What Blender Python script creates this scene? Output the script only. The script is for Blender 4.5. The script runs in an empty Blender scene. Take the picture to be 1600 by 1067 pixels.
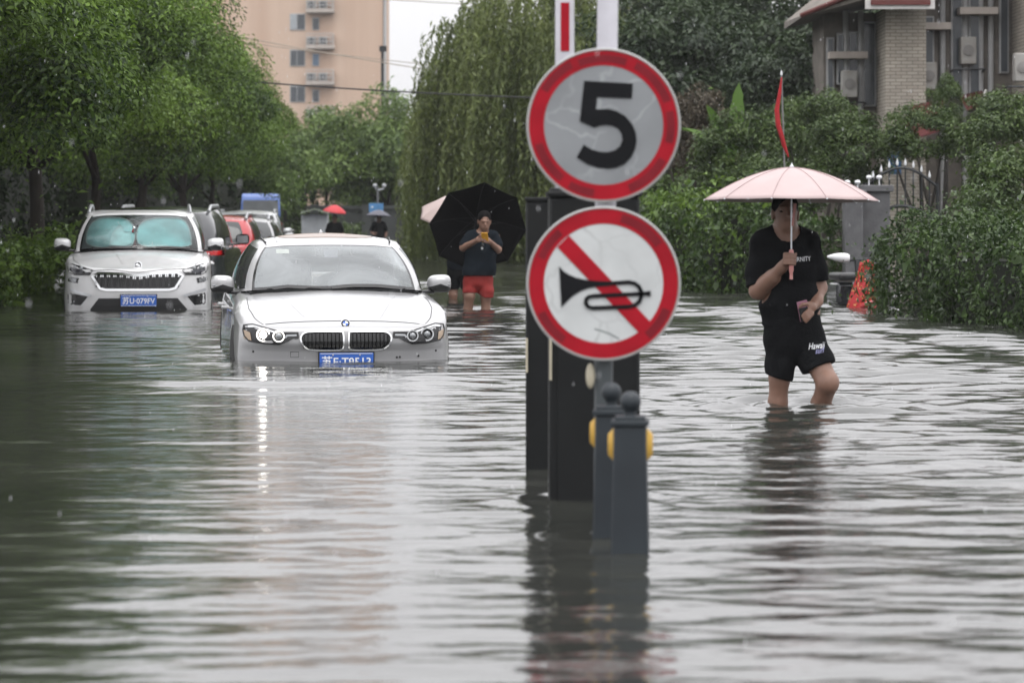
import bpy, bmesh, math, random
import numpy as np
from mathutils import Vector, Matrix
from mathutils.bvhtree import BVHTree
from mathutils.geometry import delaunay_2d_cdt

# ------------------------------------------------------------------ camera, sky, sun, exposure
scene = bpy.context.scene
col = scene.collection
R = math.radians
FPX, HORIZON, CAM_H = 4800.0, 335.0, 1.2           # focal length in photo pixels, horizon row, eye height over the water
cam_data = bpy.data.cameras.new('camera')
cam = bpy.data.objects.new('camera', cam_data); col.objects.link(cam)
cam.location = (0, 0, CAM_H); cam.rotation_euler = (R(90), 0, 0)
cam_data.sensor_width = 36.0; cam_data.lens = 36.0 * FPX / 1600.0
cam_data.shift_y = -(533.5 - HORIZON) / 1600.0
cam_data.clip_start = 0.1; cam_data.clip_end = 3000
cam_data.dof.use_dof = True; cam_data.dof.focus_distance = 24.5; cam_data.dof.aperture_fstop = 4.0
cam_data.dof.aperture_blades = 9
scene.camera = cam

SUN_EL, SUN_AZ = 76.0, 150.0                        # a high veiled sun behind the camera
world = bpy.data.worlds.new('World'); scene.world = world; world.use_nodes = True
wn, wl = world.node_tree.nodes, world.node_tree.links
wn.clear()
w_out = wn.new('ShaderNodeOutputWorld'); w_bg = wn.new('ShaderNodeBackground')
w_sky = wn.new('ShaderNodeTexSky'); w_sky.sky_type = 'NISHITA'; w_sky.sun_disc = False
w_sky.sun_elevation = R(SUN_EL); w_sky.sun_rotation = R(SUN_AZ); w_sky.dust_density = 4.0
w_hs = wn.new('ShaderNodeHueSaturation'); w_hs.inputs['Saturation'].default_value = 0.12
w_tc = wn.new('ShaderNodeTexCoord'); w_sep = wn.new('ShaderNodeSeparateXYZ')
w_ramp = wn.new('ShaderNodeMapRange')               # an overcast sky: brighter towards the zenith
w_ramp.inputs['From Min'].default_value = 0.0; w_ramp.inputs['From Max'].default_value = 1.0
w_ramp.inputs['To Min'].default_value = 4.3; w_ramp.inputs['To Max'].default_value = 15.2
w_noise = wn.new('ShaderNodeTexNoise'); w_noise.inputs['Scale'].default_value = 2.2; w_noise.inputs['Detail'].default_value = 5
w_nm = wn.new('ShaderNodeMapRange'); w_nm.inputs['To Min'].default_value = 0.90; w_nm.inputs['To Max'].default_value = 1.10
w_mul = wn.new('ShaderNodeMath'); w_mul.operation = 'MULTIPLY'
w_comb = wn.new('ShaderNodeCombineColor')
w_tint = wn.new('ShaderNodeMix'); w_tint.data_type = 'RGBA'; w_tint.blend_type = 'MULTIPLY'; w_tint.inputs[0].default_value = 1.0
w_tint.inputs[7].default_value = (1.0, 0.995, 1.02, 1)
w_mix = wn.new('ShaderNodeMix'); w_mix.data_type = 'RGBA'; w_mix.inputs[0].default_value = 0.90
wl.new(w_sky.outputs[0], w_hs.inputs['Color'])
wl.new(w_tc.outputs['Generated'], w_sep.inputs[0]); w_pow = wn.new('ShaderNodeMath'); w_pow.operation = 'POWER'; w_pow.use_clamp = True; w_pow.inputs[1].default_value = .56
wl.new(w_sep.outputs['Z'], w_pow.inputs[0]); wl.new(w_pow.outputs[0], w_ramp.inputs['Value'])
wl.new(w_tc.outputs['Generated'], w_noise.inputs['Vector']); wl.new(w_noise.outputs[0], w_nm.inputs['Value'])
wl.new(w_ramp.outputs[0], w_mul.inputs[0]); wl.new(w_nm.outputs[0], w_mul.inputs[1])
for k in range(3): wl.new(w_mul.outputs[0], w_comb.inputs[k])
wl.new(w_comb.outputs[0], w_tint.inputs[6])
wl.new(w_hs.outputs[0], w_mix.inputs[6]); wl.new(w_tint.outputs[2], w_mix.inputs[7])
wl.new(w_mix.outputs[2], w_bg.inputs['Color']); w_bg.inputs['Strength'].default_value = 0.12
wl.new(w_bg.outputs[0], w_out.inputs[0])

sun_data = bpy.data.lights.new('sun', 'SUN'); sun_data.energy = 1.0; sun_data.angle = R(35); sun_data.color = (1, .97, .93)
sun = bpy.data.objects.new('sun', sun_data); col.objects.link(sun)
sun.rotation_euler = (R(90 - SUN_EL), 0, R(180 - SUN_AZ) + R(0))
vs = scene.view_settings
vs.view_transform = 'Standard'; vs.look = 'None'; vs.exposure = 0.47; vs.gamma = 1.0; vs.use_curve_mapping = False
cy = scene.cycles
cy.max_bounces = 7; cy.diffuse_bounces = 1; cy.glossy_bounces = 4; cy.transmission_bounces = 4; cy.transparent_max_bounces = 12
cy.volume_bounces = 0; cy.caustics_reflective = False; cy.caustics_refractive = False; cy.use_denoising = True
cy.sample_clamp_indirect = 6.0; cy.volume_step_rate = 4; cy.blur_glossy = 0.3

# ------------------------------------------------------------------ helpers
DEPTH = 0.42                                         # flood water over the road; the water surface is z = 0
def P(px, py, Y): return Vector(((px - 800) / FPX * Y, Y, CAM_H - (py - HORIZON) / FPX * Y))
def sc_at(Y): return FPX / Y

def tag(o, label=None, cat=None, group=None, kind=None):
    if label: o['label'] = label
    if cat: o['category'] = cat
    if group: o['group'] = group
    if kind: o['kind'] = kind
    return o
def thing(name, label, cat, loc=(0, 0, 0), rz=0.0, group=None, rot=None):
    o = bpy.data.objects.new(name, None); col.objects.link(o)
    o.empty_display_size = 0.2
    o.location = loc; o.rotation_euler = rot if rot else (0, 0, rz)
    return tag(o, label, cat, group)
def copy_tree(o, parent=None):
    c = o.copy(); col.objects.link(c); c.parent = parent
    for ch in list(o.children): copy_tree(ch, c)
    return c

def link_mesh(name, me, m, parent=None, smooth=False, angle=None):
    o = bpy.data.objects.new(name, me); col.objects.link(o)
    if m is not None: me.materials.append(m)
    if smooth:
        me.shade_smooth()
        if angle: me.set_sharp_from_angle(angle=R(angle))
    if parent is not None: o.parent = parent
    return o

class MB:
    def __init__(s): s.v = []; s.f = []
    def add(s, vs, fs):
        n = len(s.v); s.v += [tuple(v) for v in vs]; s.f += [tuple(i + n for i in f) for f in fs]; return s
    def box(s, c, d, M=None, taper=1.0):
        x, y, z = d[0] / 2, d[1] / 2, d[2] / 2
        vs = [Vector((sx * x * (taper if sz > 0 else 1), sy * y * (taper if sz > 0 else 1), sz * z)) for sz in (-1, 1) for sy in (-1, 1) for sx in (-1, 1)]
        if M is not None: vs = [M @ v for v in vs]
        c = Vector(c)
        return s.add([v + c for v in vs], [(0, 2, 3, 1), (4, 5, 7, 6), (0, 1, 5, 4), (2, 6, 7, 3), (0, 4, 6, 2), (1, 3, 7, 5)])
    def tube(s, pts, rad, n=10, cap=True, flat=1.0):
        pts = [Vector(p) for p in pts]
        if not hasattr(rad, '__len__'): rad = [rad] * len(pts)
        rings = []; up = None
        for i, p in enumerate(pts):
            a = pts[max(i - 1, 0)]; b = pts[min(i + 1, len(pts) - 1)]
            t = (b - a).normalized() if (b - a).length > 1e-9 else Vector((0, 0, 1))
            if up is None: up = Vector((0, 0, 1)) if abs(t.z) < .95 else Vector((0, 1, 0))
            u = t.cross(up).normalized(); w = u.cross(t).normalized(); up = w
            rings.append([p + (u * math.cos(2 * math.pi * k / n) + w * flat * math.sin(2 * math.pi * k / n)) * rad[i] for k in range(n)])
        vs = [v for r in rings for v in r]; fs = []
        for i in range(len(pts) - 1):
            for k in range(n):
                k2 = (k + 1) % n
                fs.append((i * n + k, i * n + k2, (i + 1) * n + k2, (i + 1) * n + k))
        if cap:
            fs.append(tuple(range(n - 1, -1, -1))); o = (len(pts) - 1) * n; fs.append(tuple(o + k for k in range(n)))
        return s.add(vs, fs)
    def lathe(s, prof, n=24, c=(0, 0, 0), M=None):
        c = Vector(c); vs = []; fs = []
        for r, z in prof:
            for k in range(n):
                v = Vector((r * math.cos(2 * math.pi * k / n), r * math.sin(2 * math.pi * k / n), z))
                vs.append((M @ v if M is not None else v) + c)
        for i in range(len(prof) - 1):
            for k in range(n):
                k2 = (k + 1) % n; fs.append((i * n + k, i * n + k2, (i + 1) * n + k2, (i + 1) * n + k))
        if prof[0][0] > 1e-6: fs.append(tuple(range(n - 1, -1, -1)))
        if prof[-1][0] > 1e-6: fs.append(tuple((len(prof) - 1) * n + k for k in range(n)))
        return s.add(vs, fs)
    def ball(s, c, r, n=16, m=10, M=None):
        r = Vector(r) if hasattr(r, '__len__') else Vector((r, r, r)); c = Vector(c); vs = []; fs = []
        for i in range(m + 1):
            a = math.pi * i / m
            for k in range(n):
                b = 2 * math.pi * k / n
                v = Vector((r.x * math.sin(a) * math.cos(b), r.y * math.sin(a) * math.sin(b), -r.z * math.cos(a)))
                vs.append((M @ v if M is not None else v) + c)
        for i in range(m):
            for k in range(n):
                k2 = (k + 1) % n; fs.append((i * n + k, i * n + k2, (i + 1) * n + k2, (i + 1) * n + k))
        return s.add(vs, fs)
    def prism(s, poly, y0, y1):                      # polygon in x,z extruded from y0 to y1
        n = len(poly)
        vs = [(x, y0, z) for x, z in poly] + [(x, y1, z) for x, z in poly]
        fs = [tuple(range(n)), tuple(range(2 * n - 1, n - 1, -1))] + [(i, i + n, (i + 1) % n + n, (i + 1) % n) for i in range(n)]
        return s.add(vs, fs)
    def ring(s, r0, r1, y0, y1, cx=0, cz=0, n=72):   # flat annulus in the x,z plane with thickness
        vs = []; fs = []
        for r, y in ((r0, y0), (r1, y0), (r1, y1), (r0, y1)):
            for k in range(n):
                a = 2 * math.pi * k / n; vs.append((cx + r * math.cos(a), y, cz + r * math.sin(a)))
        for q in range(4):
            for k in range(n):
                k2 = (k + 1) % n; q2 = (q + 1) % 4; fs.append((q * n + k, q * n + k2, q2 * n + k2, q2 * n + k))
        return s.add(vs, fs)
    def mesh(s, name='mesh'):
        me = bpy.data.meshes.new(name); me.from_pydata(s.v, [], s.f); me.validate()
        bm = bmesh.new(); bm.from_mesh(me)
        bmesh.ops.remove_doubles(bm, verts=bm.verts, dist=1e-5)
        bmesh.ops.recalc_face_normals(bm, faces=bm.faces); bm.to_mesh(me); bm.free(); me.update()
        return me
    def build(s, name, m, parent=None, smooth=False, angle=35, bevel=0, seg=2):
        o = link_mesh(name, s.mesh(name), m, parent, smooth or bevel > 0, angle)
        if bevel:
            b = o.modifiers.new('b', 'BEVEL'); b.width = bevel; b.segments = seg; b.limit_method = 'ANGLE'; b.angle_limit = R(35)
        return o

# ------------------------------------------------------------------ materials
MATS = {}
def new_mat(name):
    m = bpy.data.materials.new(name); m.use_nodes = True; nt = m.node_tree
    return m, nt.nodes, nt.links, nt.nodes['Principled BSDF']
def mat(name, c, rough=.5, metal=0.0, var=.12, scale=5.0, bump=0.0, bscale=30.0, coat=0.0, spec=.5, stretch=None, dirt=None):
    """a plain procedural surface: base colour broken by noise, optional relief, optional dirt colour in large patches"""
    if name in MATS: return MATS[name]
    m, N, L, b = new_mat(name); MATS[name] = m
    tc = N.new('ShaderNodeTexCoord'); src = tc.outputs['Object']
    if stretch:
        mp = N.new('ShaderNodeMapping'); mp.inputs['Scale'].default_value = stretch; L.new(src, mp.inputs[0]); src = mp.outputs[0]
    n = N.new('ShaderNodeTexNoise'); n.inputs['Scale'].default_value = scale; n.inputs['Detail'].default_value = 6; L.new(src, n.inputs['Vector'])
    r = N.new('ShaderNodeValToRGB'); L.new(n.outputs[0], r.inputs[0])
    r.color_ramp.elements[0].position = .3; r.color_ramp.elements[1].position = .7
    r.color_ramp.elements[0].color = (*[x * (1 - var) for x in c], 1); r.color_ramp.elements[1].color = (*[min(1, x * (1 + var)) for x in c], 1)
    out = r.outputs[0]
    if dirt:
        n2 = N.new('ShaderNodeTexNoise'); n2.inputs['Scale'].default_value = dirt[2]; n2.inputs['Detail'].default_value = 8; L.new(src, n2.inputs['Vector'])
        r2 = N.new('ShaderNodeMapRange'); r2.inputs[1].default_value = .48; r2.inputs[2].default_value = .75; r2.inputs[4].default_value = dirt[1]; L.new(n2.outputs[0], r2.inputs[0])
        mx = N.new('ShaderNodeMix'); mx.data_type = 'RGBA'; L.new(r2.outputs[0], mx.inputs[0]); L.new(out, mx.inputs[6]); mx.inputs[7].default_value = (*dirt[0], 1); out = mx.outputs[2]
    L.new(out, b.inputs['Base Color'])
    b.inputs['Roughness'].default_value = rough; b.inputs['Metallic'].default_value = metal; b.inputs['Coat Weight'].default_value = coat
    b.inputs['Coat Roughness'].default_value = .04; b.inputs['Specular IOR Level'].default_value = spec
    if bump:
        n3 = N.new('ShaderNodeTexNoise'); n3.inputs['Scale'].default_value = bscale; n3.inputs['Detail'].default_value = 4; L.new(src, n3.inputs['Vector'])
        bp = N.new('ShaderNodeBump'); bp.inputs['Strength'].default_value = bump; bp.inputs['Distance'].default_value = .02
        L.new(n3.outputs[0], bp.inputs['Height']); L.new(bp.outputs[0], b.inputs['Normal'])
    return m
def emit(name, c, s):
    if name in MATS: return MATS[name]
    m, N, L, b = new_mat(name); MATS[name] = m
    b.inputs['Base Color'].default_value = (*c, 1); b.inputs['Emission Color'].default_value = (*c, 1); b.inputs['Emission Strength'].default_value = s
    return m
def wet_glass(name, film, film_amt, film_var=.25, tint=(.75, .8, .8)):
    """window glass: sharp reflection over a see-through pane, with a thin film of rain and breath on it"""
    if name in MATS: return MATS[name]
    m, N, L, b = new_mat(name); MATS[name] = m
    out = N['Material Output']
    tr = N.new('ShaderNodeBsdfTransparent'); tr.inputs[0].default_value = (*tint, 1)
    b.inputs['Base Color'].default_value = (*film, 1); b.inputs['Roughness'].default_value = .6
    tc = N.new('ShaderNodeTexCoord'); mp = N.new('ShaderNodeMapping'); mp.inputs['Scale'].default_value = (1.0, .8, 1.6); mp.inputs['Rotation'].default_value = (0.3, .5, .4)
    n = N.new('ShaderNodeTexNoise'); n.inputs['Scale'].default_value = 1.5; n.inputs['Detail'].default_value = 4; n.inputs['Distortion'].default_value = .8
    L.new(tc.outputs['Object'], mp.inputs[0]); L.new(mp.outputs[0], n.inputs['Vector'])
    mr = N.new('ShaderNodeMapRange'); mr.inputs[1].default_value = .35; mr.inputs[2].default_value = .65
    mr.inputs[3].default_value = max(0, film_amt - film_var); mr.inputs[4].default_value = min(1, film_amt + film_var); L.new(n.outputs[0], mr.inputs[0])
    mx = N.new('ShaderNodeMixShader'); L.new(mr.outputs[0], mx.inputs[0]); L.new(tr.outputs[0], mx.inputs[1]); L.new(b.outputs[0], mx.inputs[2])
    gl = N.new('ShaderNodeBsdfGlossy'); gl.inputs['Roughness'].default_value = .03; gl.inputs[0].default_value = (.8, .82, .83, 1)
    fr = N.new('ShaderNodeFresnel'); fr.inputs[0].default_value = 1.52
    mx2 = N.new('ShaderNodeMixShader'); L.new(fr.outputs[0], mx2.inputs[0]); L.new(mx.outputs[0], mx2.inputs[1]); L.new(gl.outputs[0], mx2.inputs[2])
    L.new(mx2.outputs[0], out.inputs[0])
    return m
def leaf_mat(name, dark, light, trans=.3, rough=.42, spec=.35):
    if name in MATS: return MATS[name]
    m, N, L, b = new_mat(name); MATS[name] = m
    at = N.new('ShaderNodeAttribute'); at.attribute_name = 'tint'
    r = N.new('ShaderNodeValToRGB'); r.color_ramp.elements[0].color = (*dark, 1); r.color_ramp.elements[1].color = (*light, 1); L.new(at.outputs['Fac'], r.inputs[0])
    L.new(r.outputs[0], b.inputs['Base Color']); b.inputs['Roughness'].default_value = rough; b.inputs['Specular IOR Level'].default_value = spec
    t = N.new('ShaderNodeBsdfTranslucent'); L.new(r.outputs[0], t.inputs[0])
    mx = N.new('ShaderNodeMixShader'); mx.inputs[0].default_value = trans; L.new(b.outputs[0], mx.inputs[1]); L.new(t.outputs[0], mx.inputs[2])
    L.new(mx.outputs[0], N['Material Output'].inputs[0])
    return m

def M_(k): return MATS[k]
mat('suv_paint_lifted', (.63, .63, .64), .3, var=.03, coat=.8, dirt=((.42, .41, .39), .35, 3.0))  # light put into the colour: white car paint lifted against the tree shade
mat('white_paint', (.33, .33, .337), .3, var=.03, coat=.9, dirt=((.42, .41, .39), .35, 3.0))
mat('dark_paint', (.02, .022, .026), .22, var=.1, coat=.8)
mat('red_paint', (.42, .015, .02), .25, var=.05, coat=.7)
mat('silver_paint', (.5, .51, .52), .28, var=.05, coat=.6, metal=.3)
mat('blue_paint', (.05, .13, .42), .35, var=.08, coat=.3)
mat('black_trim', (.012, .012, .013), .45)
mat('gloss_black', (.008, .008, .009), .12)
mat('rubber', (.018, .018, .018), .8)
mat('chrome', (.75, .76, .77), .12, metal=1.0, var=.03)
mat('satin_metal', (.5, .51, .53), .35, metal=.9)
mat('cabin', (.028, .028, .03), .8)
mat('seat_cloth', (.05, .048, .046), .85)
mat('plate_blue', (.03, .12, .48), .4, var=.04)
mat('plate_white', (.82, .83, .85), .5, var=.03)
mat('tail_red', (.5, .01, .012), .15, coat=.6)
mat('lens_grey', (.28, .29, .3), .12, metal=.5)
mat('skin', (.25, .14, .10), .5, var=.12, scale=14)
mat('hair', (.006, .0055, .0055), .8, spec=.1)
mat('black_cloth', (.0085, .009, .010), .95, spec=.1, var=.25, bump=.25, bscale=60)
mat('navy_cloth', (.010, .014, .019), .95, spec=.1, var=.25, bump=.25, bscale=60)
mat('red_cloth', (.24, .018, .015), .85, var=.15, bump=.2, bscale=50)
mat('grey_cloth', (.06, .06, .065), .9)
mat('phone_black', (.01, .01, .011), .2)
mat('phone_pink', (.35, .16, .22), .35)
mat('phone_yellow', (.75, .36, .03), .4)
mat('bark', (.030, .025, .020), .9, var=.4, scale=9, bump=.8, bscale=14, stretch=(1, 1, .25))
mat('concrete', (.24, .235, .225), .85, var=.15, scale=3, bump=.2, dirt=((.09, .09, .08), .6, 1.3))
mat('dark_wall', (.040, .044, .044), .85, var=.25, scale=2, bump=.2, dirt=((.03, .035, .03), .6, 1.0))
mat('wire_black', (.02, .02, .022), .7)
mat('wire_pale', (.32, .27, .22), .7)
wet_glass('sedan_windscreen', (.40, .43, .44), .42, .16)
wet_glass('clear_windscreen', (.30, .36, .37), .10, .08, (.72, .85, .84))
wet_glass('dark_glass', (.02, .022, .022), .80, .12, (.3, .32, .32))
wet_glass('lamp_cover', (.5, .5, .5), .04, .03, (.93, .94, .95))
# ------------------------------------------------------------------ the setting: road bed and flood water
def ground_sheet():
    b = MB(); s = 900.0
    b.add([(-s, -60, -DEPTH), (s, -60, -DEPTH), (s, s, -DEPTH), (-s, s, -DEPTH)], [(0, 1, 2, 3)])
    o = b.build('road', mat('asphalt', (.05, .05, .05), .85, var=.3, scale=40)); tag(o, 'drowned asphalt road under the flood', kind='structure')
ground_sheet()

def water_material():
    m, N, L, b = new_mat('flood_water'); MATS['flood_water'] = m
    tc = N.new('ShaderNodeTexCoord')
    n = N.new('ShaderNodeTexNoise'); n.inputs['Scale'].default_value = .35; n.inputs['Detail'].default_value = 4; L.new(tc.outputs['Object'], n.inputs['Vector'])
    r = N.new('ShaderNodeValToRGB'); L.new(n.outputs[0], r.inputs[0]); r.color_ramp.elements[0].position = .35; r.color_ramp.elements[1].position = .7
    r.color_ramp.elements[0].color = (.022, .024, .020, 1); r.color_ramp.elements[1].color = (.038, .039, .034, 1)
    L.new(r.outputs[0], b.inputs['Base Color'])
    b.inputs['IOR'].default_value = 2.0; b.inputs['Roughness'].default_value = .085; b.inputs['Specular IOR Level'].default_value = .5
    mp = N.new('ShaderNodeMapping'); mp.inputs['Scale'].default_value = (.55, 1.0, 1.0); L.new(tc.outputs['Object'], mp.inputs[0])
    n2 = N.new('ShaderNodeTexNoise'); n2.inputs['Scale'].default_value = 11; n2.inputs['Detail'].default_value = 3; L.new(mp.outputs[0], n2.inputs['Vector'])
    bp = N.new('ShaderNodeBump'); bp.inputs['Strength'].default_value = .14; bp.inputs['Distance'].default_value = .03
    L.new(n2.outputs[0], bp.inputs['Height']); L.new(bp.outputs[0], b.inputs['Normal'])
    return m

def build_water():
    rng = np.random.default_rng(7)
    ys = [-60.0, -20.0, -5.0, 0.0, 2.0, 4.0]; y = 5.0
    while y < 125: ys.append(y); y *= 1.0019
    while y < 900: ys.append(y); y *= 1.12
    ys = np.array(ys)
    core = np.arange(-.215, .2151, .0024); ext = []; u = .215; du = .004
    while u < 4: u += du; du *= 1.25; ext.append(u)
    us = np.concatenate([-np.array(ext)[::-1], core, np.array(ext)])
    Yg, Ug = np.meshgrid(ys, us, indexing='ij'); Xg = Ug * np.maximum(Yg, 4.0)
    dy = np.maximum(.0019 * np.abs(Yg), .01)
    Z = np.zeros_like(Yg)
    # wind ripples: many crossing wave trains, crests lying mostly across the street
    n = 110
    lam = np.exp(rng.uniform(np.log(.13), np.log(1.1), n)); phi = rng.normal(0, .36, n); ph = rng.uniform(0, 6.28, n)
    slope = .0105 * (lam / .4) ** -.15
    # patches of calmer and rougher water
    def lowf(s, seed):
        g = np.random.default_rng(seed); v = 0
        for _ in range(6):
            a = g.uniform(0, 6.28); k = 6.28 / (s * g.uniform(.6, 1.8)); v = v + np.sin(k * (Xg * np.cos(a) + .45 * Yg * np.sin(a)) + g.uniform(0, 6.28))
        return v / 6 ** .5
    patch = np.clip(1.0 + .38 * lowf(3.5, 3), .35, 2.0)
    side = np.clip(.78 + .165 * Xg, .42, 1.25)
    for i in range(n):
        k = 2 * math.pi / lam[i]
        w = np.clip((lam[i] / math.cos(min(abs(phi[i]), 1.2)) / dy - 2.5) / 3.0, 0, 1)
        # slight bend of the crests so that no train runs ruler straight
        bend = .35 * np.sin(.7 * Xg + ph[i]) * lam[i] / 1.2
        Z += slope[i] / k * w * np.sin(k * (Xg * math.sin(phi[i]) + (Yg + bend) * math.cos(phi[i])) + ph[i])
    Z *= patch * side * np.clip(.15 + Yg / 22, .45, 3.0)
    def rings(cx, cy, amp, lam_, r0, fall):
        r = np.hypot(Xg - cx, Yg - cy)
        return amp * np.exp(-((r - r0) / fall) ** 2) * np.sin(2 * math.pi * (r - r0) / lam_)
    Z += rings(1.70, 19.45, .013, .30, .40, .40) + rings(1.96, 19.4, .013, .27, .32, .36) + rings(1.85, 19.5, .006, .42, 1.0, .5)
    Z += rings(.42, 10.87, .0035, .14, .14, .16) + rings(.37, 11.45, .003, .14, .14, .16) + rings(.35, 12.9, .004, .2, .34, .2)
    Z += rings(-.55, 38.9, .010, .5, .5, .6)
    # the swell the sedan pushes ahead of its bumper
    def swell(y0, x0, x1, amp, wd, curve):
        yc = y0 + curve * (Xg - (x0 + x1) / 2) ** 2 + .10 * np.sin(1.7 * Xg) + .05 * np.sin(4.1 * Xg + 1)
        win = 1 / (1 + np.exp(-(Xg - x0) * 4)) / (1 + np.exp((Xg - x1) * 4))
        return amp * win * np.exp(-((Yg - yc) / wd) ** 2)
    Z += swell(21.6, -3.2, -.2, .030, .22, .03) - swell(22.1, -3.2, -.2, .014, .25, .03) + swell(20.7, -3.4, .3, .012, .2, .03)
    Z[np.abs(Yg) < 4.5] = 0; Z[Yg > 400] = 0
    nr, nc = Yg.shape
    co = np.stack([Xg, Yg, Z], -1).reshape(-1, 3)
    idx = np.arange(nr * nc).reshape(nr, nc)
    q = np.stack([idx[:-1, :-1], idx[:-1, 1:], idx[1:, 1:], idx[1:, :-1]], -1).reshape(-1, 4)
    me = bpy.data.meshes.new('water'); me.vertices.add(len(co)); me.vertices.foreach_set('co', co.ravel())
    me.loops.add(q.size); me.loops.foreach_set('vertex_index', q.ravel())
    me.polygons.add(len(q)); me.polygons.foreach_set('loop_start', np.arange(0, q.size, 4)); me.polygons.foreach_set('loop_total', np.full(len(q), 4))
    me.update(calc_edges=True)
    o = link_mesh('water', me, water_material(), smooth=True)
    tag(o, 'rippled grey flood water over the whole street', kind='structure')
build_water()
# ------------------------------------------------------------------ trees, willow, hedges, shrubs
leaf_mat('leaf_street', (.012, .036, .006), (.215, .345, .052), .28)
leaf_mat('leaf_far', (.045, .085, .020), (.200, .290, .070), .30)
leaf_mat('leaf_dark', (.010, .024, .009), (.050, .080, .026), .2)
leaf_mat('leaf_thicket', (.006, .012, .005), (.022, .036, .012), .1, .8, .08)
leaf_mat('leaf_willow', (.065, .095, .026), (.230, .275, .090), .38)
leaf_mat('leaf_hedge', (.018, .040, .010), (.080, .135, .030), .2, .35)
leaf_mat('leaf_hedge_bright', (.040, .085, .014), (.200, .310, .050), .3, .4)
leaf_mat('leaf_shrub', (.028, .055, .014), (.115, .170, .045), .25, .38)
leaf_mat('leaf_bronze', (.050, .040, .026), (.120, .095, .060), .2)
leaf_mat('leaf_banana', (.06, .13, .02), (.16, .27, .06), .35, .3)
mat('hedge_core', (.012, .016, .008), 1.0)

def unit(v): return v / np.maximum(np.linalg.norm(v, axis=-1, keepdims=True), 1e-9)
def leaf_mesh(name, c, nrm, ax, ln, wd, tint, fold=.25):
    """one folded lozenge for every leaf: centre, normal, long axis, length, width, colour value"""
    n = len(c); nrm = unit(nrm); ax = unit(ax - nrm * (ax * nrm).sum(1, keepdims=True)); sd = np.cross(nrm, ax)
    ln = ln[:, None]; wd = wd[:, None]
    v = np.stack([c - ax * ln * .5, c + sd * wd * .5 - ax * ln * .05 + nrm * wd * fold, c + ax * ln * .5 - nrm * ln * .12, c - sd * wd * .5 - ax * ln * .05 + nrm * wd * fold], 1).reshape(-1, 3)
    me = bpy.data.meshes.new(name); me.vertices.add(4 * n); me.vertices.foreach_set('co', v.ravel())
    me.loops.add(4 * n); me.loops.foreach_set('vertex_index', np.arange(4 * n))
    me.polygons.add(n); me.polygons.foreach_set('loop_start', np.arange(0, 4 * n, 4)); me.polygons.foreach_set('loop_total', np.full(n, 4))
    a = me.attributes.new('tint', 'FLOAT', 'FACE'); a.data.foreach_set('value', tint.astype(np.float32))
    me.update(calc_edges=True); return me

def crown_mesh(name, radii, n_clump, per, leaf, seed, flat=.6, droop=.35, zbias=.0, rough=1.0):
    """a crown of leaf clumps scattered through an uneven ellipsoid of the given radii, centre at the origin"""
    g = np.random.default_rng(seed); rx, ry, rz = radii
    d = unit(g.normal(size=(n_clump * 3, 3))); d = d[d[:, 2] > -.75 + zbias][:n_clump]; n_clump = len(d)
    fr = np.clip(g.beta(4.0, 1.3, n_clump), .25, 1.0) * (1 + rough * .14 * np.sin(5 * np.arctan2(d[:, 1], d[:, 0]) + 3 * d[:, 2] + seed))
    cc = d * fr[:, None] * np.array([rx, ry, rz]) * .86
    cs = g.uniform(.15, .29, n_clump) * (rx + ry) / 2
    ctint = g.uniform(-.2, .2, n_clump)
    k = np.repeat(np.arange(n_clump), g.poisson(per, n_clump)); n = len(k)
    dd = unit(g.normal(size=(n, 3)) + np.array([0, 0, .25])); rr = g.beta(5.0, 1.0, n)
    off = dd * rr[:, None] * cs[k][:, None] * np.array([1, 1, flat])
    off[:, 2] -= droop * (np.hypot(off[:, 0], off[:, 1]) ** 2) / cs[k]
    c = cc[k] + off + g.normal(size=(n, 3)) * leaf * .5
    nr = unit(dd * .55 + d[k] * .25 + g.normal(size=(n, 3)) * .55 + np.array([0, 0, .75]))
    ax = unit(dd * np.array([1, 1, .2]) + g.normal(size=(n, 3)) * .6 + np.array([0, 0, -.35]))
    t = np.clip(.42 + 1.3 * ctint[k] + g.normal(0, .22, n), 0, 1)
    return leaf_mesh(name, c, nr, ax, leaf * g.uniform(.7, 1.35, n), leaf * g.uniform(.34, .5, n), t)

def trunk_mesh(name, h, r, spread, crown_z, seed, limbs=6):
    g = random.Random(seed); b = MB()
    p = Vector((0, 0, -.5)); pts = []; rad = []
    for i in range(9):
        f = i / 8; pts.append((g.uniform(-.06, .06) * i * .3, g.uniform(-.06, .06) * i * .3, -.5 + f * (h + .5))); rad.append(r * (1.25 - .25 * min(1, f * 6)) * (1 - .62 * f))
    b.tube(pts, rad, 12)
    for k in range(limbs):
        z0 = h * g.uniform(.42, .92); a = 6.283 * k / limbs + g.uniform(-.4, .4); L_ = spread * g.uniform(.55, .95)
        i0 = int((z0 + .5) / (h + .5) * 8); base = Vector(pts[i0])
        q = [base, base + Vector((math.cos(a) * L_ * .35, math.sin(a) * L_ * .35, L_ * .32)), base + Vector((math.cos(a + .15) * L_ * .7, math.sin(a + .15) * L_ * .7, L_ * .52)), base + Vector((math.cos(a) * L_, math.sin(a) * L_, L_ * .8))]
        r0 = rad[i0] * .6; b.tube(q, [r0, r0 * .7, r0 * .4, r0 * .15], 7)
        m = q[1]; a2 = a + g.choice((-1, 1)) * .8
        b.tube([m, m + Vector((math.cos(a2), math.sin(a2), .9)) * L_ * .3, m + Vector((math.cos(a2), math.sin(a2), 1.1)) * L_ * .55], [r0 * .5, r0 * .3, r0 * .1], 6)
    return b.mesh(name)

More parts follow.
